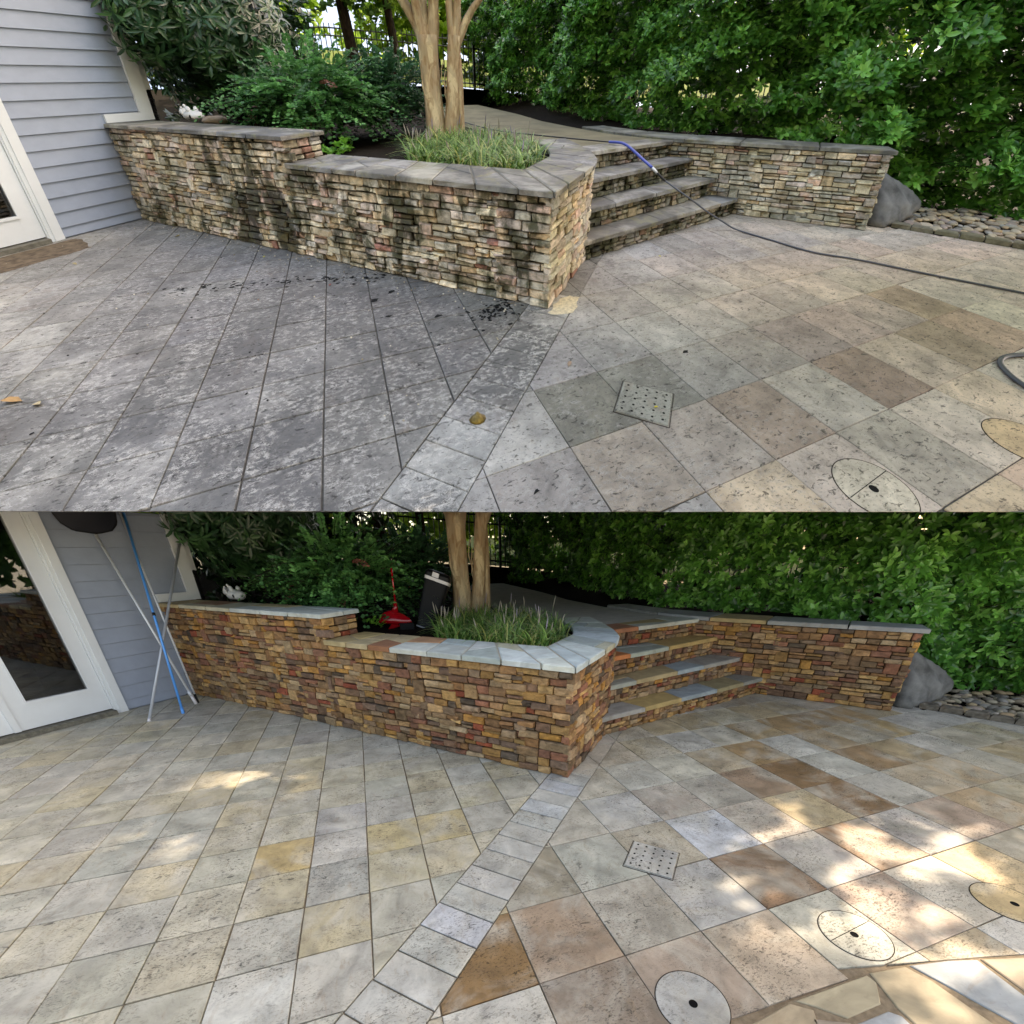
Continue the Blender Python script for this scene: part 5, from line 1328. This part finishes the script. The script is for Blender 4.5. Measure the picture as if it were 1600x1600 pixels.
# ------------------------------------------------------------------ things only in the lower picture
def lower_extras():
    # poles against the house
    def pole(name, a, b, rad, mat, lab, ends=()):
        t = thing(name, lab, 'pole', a, 'pool poles against the house')
        a = np.array(a); b = np.array(b); b = a + (b - a) * (1.0)
        MB().tube([a, a * 0.5 + b * 0.5, b], rad, 12).out('tube', mat, t, smooth=True)
        for f0, f1, rr, mt, nn in ends:
            MB().tube([a + (b - a) * f0, a + (b - a) * f1], rr, 12).out(nn, mt, t, smooth=True)
        return t
    n = pole('pool_net', (-3.781, 4.012, 0.0), (-4.193, 4.277, 1.823), 0.0135, 'aluminium', 'silver pole carrying a black leaf net up on the siding', [(-0.004, 0.055, 0.018, 'white_plastic', 'end_sleeve'), (0.055, 0.085, 0.0205, 'aluminium', 'collar')])
    pole('telescopic_pole', (-3.812, 3.661, 0.0), (-3.96, 4.51, 2.03), 0.013, 'blue_anodised', 'bright blue pole leaning on the house siding', [(-0.003, 0.03, 0.0165, 'blue_anodised', 'end_cap'), (0.50, 0.515, 0.016, 'dull_black', 'clamp')])
    pole('thin_pole', (-3.775, 4.062, 0.0), (-3.985, 4.485, 2.03), 0.0105, 'aluminium', 'thin silver pole with black tip leaning beside the blue one', [(-0.003, 0.05, 0.0145, 'dull_black', 'tip')])
    pole('grey_pole', (-4.084, 3.498, 0.0), (-3.60, 4.82, 1.80), 0.0145, 'grey_tube', 'grey pole crossing the others and leaning right into the bush', [(-0.003, 0.012, 0.0165, 'white_plastic', 'end_cap')])
    # net bag
    prof = [(-0.02, 2.13), (-0.022, 1.998), (0.01, 1.909), (0.085, 1.847), (0.27, 1.823), (0.41, 1.857), (0.475, 1.92), (0.50, 2.031), (0.49, 2.13)]
    prof = [(s + 0.135 - 0.02, z) for s, z in prof]
    m = MB(); rows = []
    q, _ = resample(prof, 26)
    m.tube([hp(s, 0.075, z) for s, z in q], 0.008, 8); m.out('rim', 'dull_black', n, smooth=True)
    V = []; F = []; c = np.array([0.37, 2.10]); nr = 6
    for k in range(nr):
        f = k / (nr - 1)
        for s, z in q:
            s2 = s + (c[0] - s) * f; z2 = z + (c[1] - z) * f
            V.append(hp(s2, 0.075 + 0.045 * math.sin(f * math.pi / 2) , z2))
    for k in range(nr - 1):
        for i in range(25): F.append((k * 26 + i, k * 26 + i + 1, (k + 1) * 26 + i + 1, (k + 1) * 26 + i))
    emit('bag', V, F, 'net_cloth', n, smooth=True)
    # bin leaning on the tree
    t = thing('waste_bin', 'black pedal bin with pale rim tilted against the tree', 'bin', (-1.02, 3.42, 0.83))
    a = np.array([-1.10, 3.46, 0.80]); up = np.array([0.255, 0.02, 0.66]); up = up / np.linalg.norm(up)
    rt = np.array([0.80, -0.30, -0.50]); rt = rt - up * (rt @ up); rt /= np.linalg.norm(rt); bk = np.cross(up, rt)
    if bk[1] < 0: bk = -bk
    def ring(h, w, d, n=28, e=6.0, off=0.0):
        out = []
        for k in range(n):
            th = 2 * math.pi * k / n; c_, s_ = math.cos(th), math.sin(th)
            out.append(a + up * h + rt * (w * abs(c_) ** (2 / e) * (1 if c_ > 0 else -1) + 0.10) + bk * (d * abs(s_) ** (2 / e) * (1 if s_ > 0 else -1) + 0.10))
        return out
    def loft(rs, name, mat, par, top=True):
        n = len(rs[0]); V = [p for r_ in rs for p in r_]; F = []
        for i in range(len(rs) - 1):
            for k in range(n): F.append((i * n + k, i * n + (k + 1) % n, (i + 1) * n + (k + 1) % n, (i + 1) * n + k))
        F += [tuple(range(n))[::-1], tuple((len(rs) - 1) * n + k for k in range(n))]
        return emit(name, V, F, mat, par)
    loft([ring(0.0, 0.105, 0.095), ring(0.03, 0.108, 0.098), ring(0.13, 0.112, 0.10)], 'base', 'black_plastic', t)
    loft([ring(0.131, 0.116, 0.105), ring(0.57, 0.142, 0.128)], 'body', 'grey_plastic', t)
    loft([ring(0.571, 0.148, 0.134), ring(0.605, 0.150, 0.136)], 'rim', 'white_plastic', t)
    lid = loft([ring(0.606, 0.150, 0.136), ring(0.645, 0.150, 0.136), ring(0.675, 0.135, 0.12), ring(0.688, 0.09, 0.08)], 'lid', 'black_plastic', t)
    MB().box(a + up * 0.635 + rt * 0.08 + bk * (-0.045), (0.075, 0.03, 0.05), np.array([rt, bk, up])).out('latch', 'white_plastic', lid)
    MB().tube([a + up * 0.035 + rt * -0.0 - bk * 0.005, a + up * 0.03 + rt * 0.19 - bk * 0.005], 0.008, 8).out('pedal', 'aluminium', t, smooth=True)
    MB().tube([a + up * -0.005 + rt * -0.0 - bk * 0.01, a + up * -0.01 + rt * 0.19 - bk * 0.01], 0.007, 8).out('pedal', 'aluminium', t, smooth=True)
    # red dustpan
    t = thing('dustpan', 'red long-handled dustpan standing in the bed beside the bin', 'dustpan', (-1.33, 3.45, 0.84))
    b = np.array([-1.32, 3.48, 0.84]); rt = np.array([0.985, -0.11, -0.03]); bk = np.array([0.12, 0.99, 0])
    rows = [(-0.19, 0.195, 0.035, 0.10), (-0.20, 0.20, 0.02, 0.0), (-0.19, 0.195, 0.045, -0.02), (-0.175, 0.165, 0.095, 0.0), (-0.12, 0.10, 0.135, 0.03), (-0.05, 0.055, 0.155, 0.05)]
    V = []; 
    for l, rr, h, d in rows:
        for f in np.linspace(0, 1, 7): V.append(b + rt * (l + (rr - l) * f) + np.array([0, 0, h - 0.025 * (f - 0.3)]) + bk * (d - 0.03 * math.sin(f * math.pi)))
    F = [(i * 7 + k, i * 7 + k + 1, (i + 1) * 7 + k + 1, (i + 1) * 7 + k) for i in range(len(rows) - 1) for k in range(6)]
    emit('pan', V, F, 'red_plastic', t, smooth=True)
    m = MB(); m.tube([b + [0.0, 0.04, 0.14], b + [0.022, 0.04, 0.20], b + [0.025, 0.04, 0.27]], [0.045, 0.026, 0.014], 12); m.out('socket', 'red_plastic', t, smooth=True)
    m = MB(); m.tube([b + [0.025, 0.04, 0.26], b + [0.035, 0.05, 0.62]], 0.010, 10); m.out('handle', 'red_plastic', t, smooth=True)
    m = MB(); V = [b + rt * x + np.array([0, 0, z]) + bk * y for x, y, z in ((-0.10, -0.02, -0.04), (0.19, -0.03, 0.02), (0.12, 0.02, 0.0), (-0.08, 0.02, -0.05), (-0.05, -0.03, 0.02), (0.10, -0.03, 0.035))]
    m.add(V, [(0, 1, 5, 4), (0, 3, 2, 1), (3, 0, 4), (1, 2, 5)]); m.out('lip', 'red_plastic', t)
    o = MB().box((-1.21, 3.36, 0.84), (0.16, 0.08, 0.07), None).out('brush_block', 'grey_plastic', t)

def deck():
    # pool deck carried on unseen behind and beside the viewer, added for bounce light
    q = [(-45, -45), (60, -45), (60, -3.2), (7.0, -1.9), (5.2, -2.45), (-6.9, -2.45), (-7.2, 1.4), (-45, 1.4)]
    V = []; F = []; n = 0
    for a in (([(-45, -45), (60, -45), (60, -2.5), (-45, -2.5)]), ([(-45, -2.5), (-7.0, -2.5), (-7.0, 2.0), (-45, 2.0)]), ([(6.0, -2.5), (60, -2.5), (60, -1.7), (6.0, -1.7)])):
        V += [(x, y, -0.03) for x, y in a]; F.append((n, n + 1, n + 2, n + 3)); n += 4
    o = emit('bounce_pool_deck', V, F, 'pale_paving', base=(0, -10, 0)); o['kind'] = 'structure'

def side_trees():
    g = np.random.default_rng(700)
    for k, (x, y) in enumerate(((9.5, 0.5), (10.5, 3.6), (10.0, -2.8))):
        t = thing('garden_tree', ['leafy garden tree right of the lower patio', 'leafy garden tree behind the right end of the lower hedge', 'leafy garden tree near the pool, out of view'][k], 'tree', (x, y, 0), 'garden trees right of the patio')
        MB().tube([(x, y, -0.05), (x + .1, y, 1.2), (x, y + .1, 2.6)], [0.16, 0.12, 0.08], 10).out('trunk', 'dark_bark', t, smooth=True)
        n = 420; d = g.normal(0, 1, (n, 3)); d /= np.linalg.norm(d, axis=1, keepdims=True)
        C = np.array([x, y, 2.3]) + d * [1.9, 1.9, 2.0] * g.uniform(0.5, 1.0, (n, 1)); C = C[C[:, 2] > 0.2]
        A = rosettes(C, g.normal(0, 1, (len(C), 3)), 7, 0.32, 0.17, ['#35552a', '#2d4a25', '#40632f'], 710 + k)
        o = emit('crown', *A[:2], 'soft_leaf', t, A[2]); o['kind'] = 'stuff'

# ------------------------------------------------------------------ build
def build(place, top):
    global P, TOP
    P = place; TOP = top
    paving(); planter(); right_wall(); steps(); house(); grounds(); fence(); far_trees(); pebbles(); hedge(); bushes(); tree(); grass(); figurine()
    (upper_extras if top else lower_extras)()
    if not top: side_trees(); deck()
build(LO, False)
build(UP, True)

# ------------------------------------------------------------------ leaf crowns added out of view, placed along the sun to shade both terraces
def canopy():
    global P, TOP
    g = np.random.default_rng(900)
    pts = []
    # points to be shaded: lower patio except for the sun flecks
    flecks = [(0.28, -1.06, 0.17, 0.13), (-0.16, -1.06, 0.20, 0.14), (0.98, -0.62, 0.20, 0.10), (1.3, -0.9, 0.2, 0.15), (0.62, -0.75, 0.16, 0.06), (-0.55, -1.13, 0.10, 0.06), (0.60, -1.0, 0.12, 0.06), (0.05, -0.62, 0.10, 0.05), (-0.28, -0.12, 0.09, 0.05), (-0.45, -0.18, 0.09, 0.04), (-0.75, -0.55, 0.08, 0.05), (-1.15, -0.72, 0.07, 0.05), (0.9, -0.2, 0.12, 0.06), (0.5, -1.3, 0.14, 0.08), (0.75, -1.45, .15, .08),
              (-2.95, 2.30, 0.24, 0.055), (-2.62, 2.25, 0.12, 0.03), (-2.98, 1.68, 0.26, 0.05), (-2.35, 0.02, 0.07, 0.10), (-2.15, 0.22, 0.05, 0.08), (-3.6, 0.9, .12, .05), (-2.25, 1.25, .06, .05)]
    rf = random.Random(8)
    for _ in range(34): flecks.append((rf.uniform(-0.7, 1.9), rf.uniform(-1.6, 0.1), rf.uniform(0.02, 0.08), rf.uniform(0.015, 0.05)))
    for _ in range(10): flecks.append((rf.uniform(-3.3, -2.0), rf.uniform(0.0, 2.4), rf.uniform(0.01, 0.06), rf.uniform(0.01, 0.03)))
    n = 0
    while n < 15000:
        x = g.uniform(-5.2, 5.2); y = g.uniform(-2.6, 5.2)
        bad = False
        for fx, fy, a, b in flecks:
            mg = 0.055 if fx > -1.5 else 0.14
            if ((x - fx) / (a + mg)) ** 2 + ((y - fy) / (b + mg)) ** 2 < 1: bad = True; break
        n += 1
        if bad: continue
        pts.append((LO([(x, y, 0.0)])[0], 0.135))
    for _ in range(8000):
        x = g.uniform(-5.8, 5.2); y = g.uniform(-1.6, 9.3); z = g.choice([0.0, 0.0, 0.5, 1.0, 1.8]) if y < 5 else g.uniform(0.8, 1.6)
        if y > 5 and abs(x) > 4: continue
        pts.append((UP([(x, y, z)])[0], 1.15))
    for _ in range(900): pts.append((UP([(g.uniform(-4.0, -1.0), g.uniform(4.2, 6.2), g.uniform(1.2, 3.2))])[0], 1.15))
    C = []; S = []
    for p, s in pts:
        q = p + SUN * (g.uniform(8.5, 10.5) if s < 0.5 else g.uniform(44, 52))
        if s > 0.5:
            w = LO.inv(q - SUN * (q[2] / SUN[2]))[0]
            if -0.9 < w[0] < 2.6 and -2.4 < w[1] < 0.2: continue
            if any(abs(w[0] - fx) < a_ + 0.5 and abs(w[1] - fy) < b_ + 0.42 for fx, fy, a_, b_ in flecks): continue
        C.append(q); S.append(s)
    C = np.array(C); S = np.array(S)
    v = (C - [0, 0, CAM_H]) @ np.array(RC); d = -v[:, 2]
    px = 800 + 680 * v[:, 0] / np.maximum(d, 1e-3); py = 1200 - 680 * v[:, 1] / np.maximum(d, 1e-3)
    ok = ~((d > 0) & (px > -120) & (px < 1720) & (py > -120) & (py < 1720)); C = C[ok]; S = S[ok]
    class W0:
        key = 'world'
        def __call__(self, V): return np.asarray(V, float).reshape(-1, 3)
    P = W0()
    idx = np.arange(len(C))
    for part, lab in ((idx[S < 0.5], 'leafy shade tree crown out of view on the right, shaped round the sun flecks'), (idx[S > 0.5], 'leaf crowns added far out of view to keep the upper terrace in shade')):
        Cc = C[part]; b = Cc.mean(0); b0 = np.array([Cc[:, 0].max() + 0.5, b[1], 0.0])
        t = thing('unseen_shade_crown', lab, 'tree', b0, 'unseen shade crowns')
        k = len(Cc)
        A = rosettes(Cc, g.normal(0, 1, (k, 3)) + SUN * 1.5, 4, 1.0, 0.62, ['#4f7a34', '#5c8a3c'], 901)
        # size every leaf after its clump
        V = A[0].reshape(k, 4, 8, 3); V = Cc[:, None, None] + (V - Cc[:, None, None]) * S[part][:, None, None, None]
        o = emit('crown', V.reshape(-1, 3), A[1], 'far_leaf', t, A[2]); o['kind'] = 'stuff'
        MB().tube([b0, b0 * 0.6 + b * 0.4 + [2.0, 0, 0], b], [0.35, 0.28, 0.12], 12).out('trunk', 'dark_bark', t, smooth=True)
canopy()
for o in bpy.data.objects:
    if 'org' in o: del o['org']
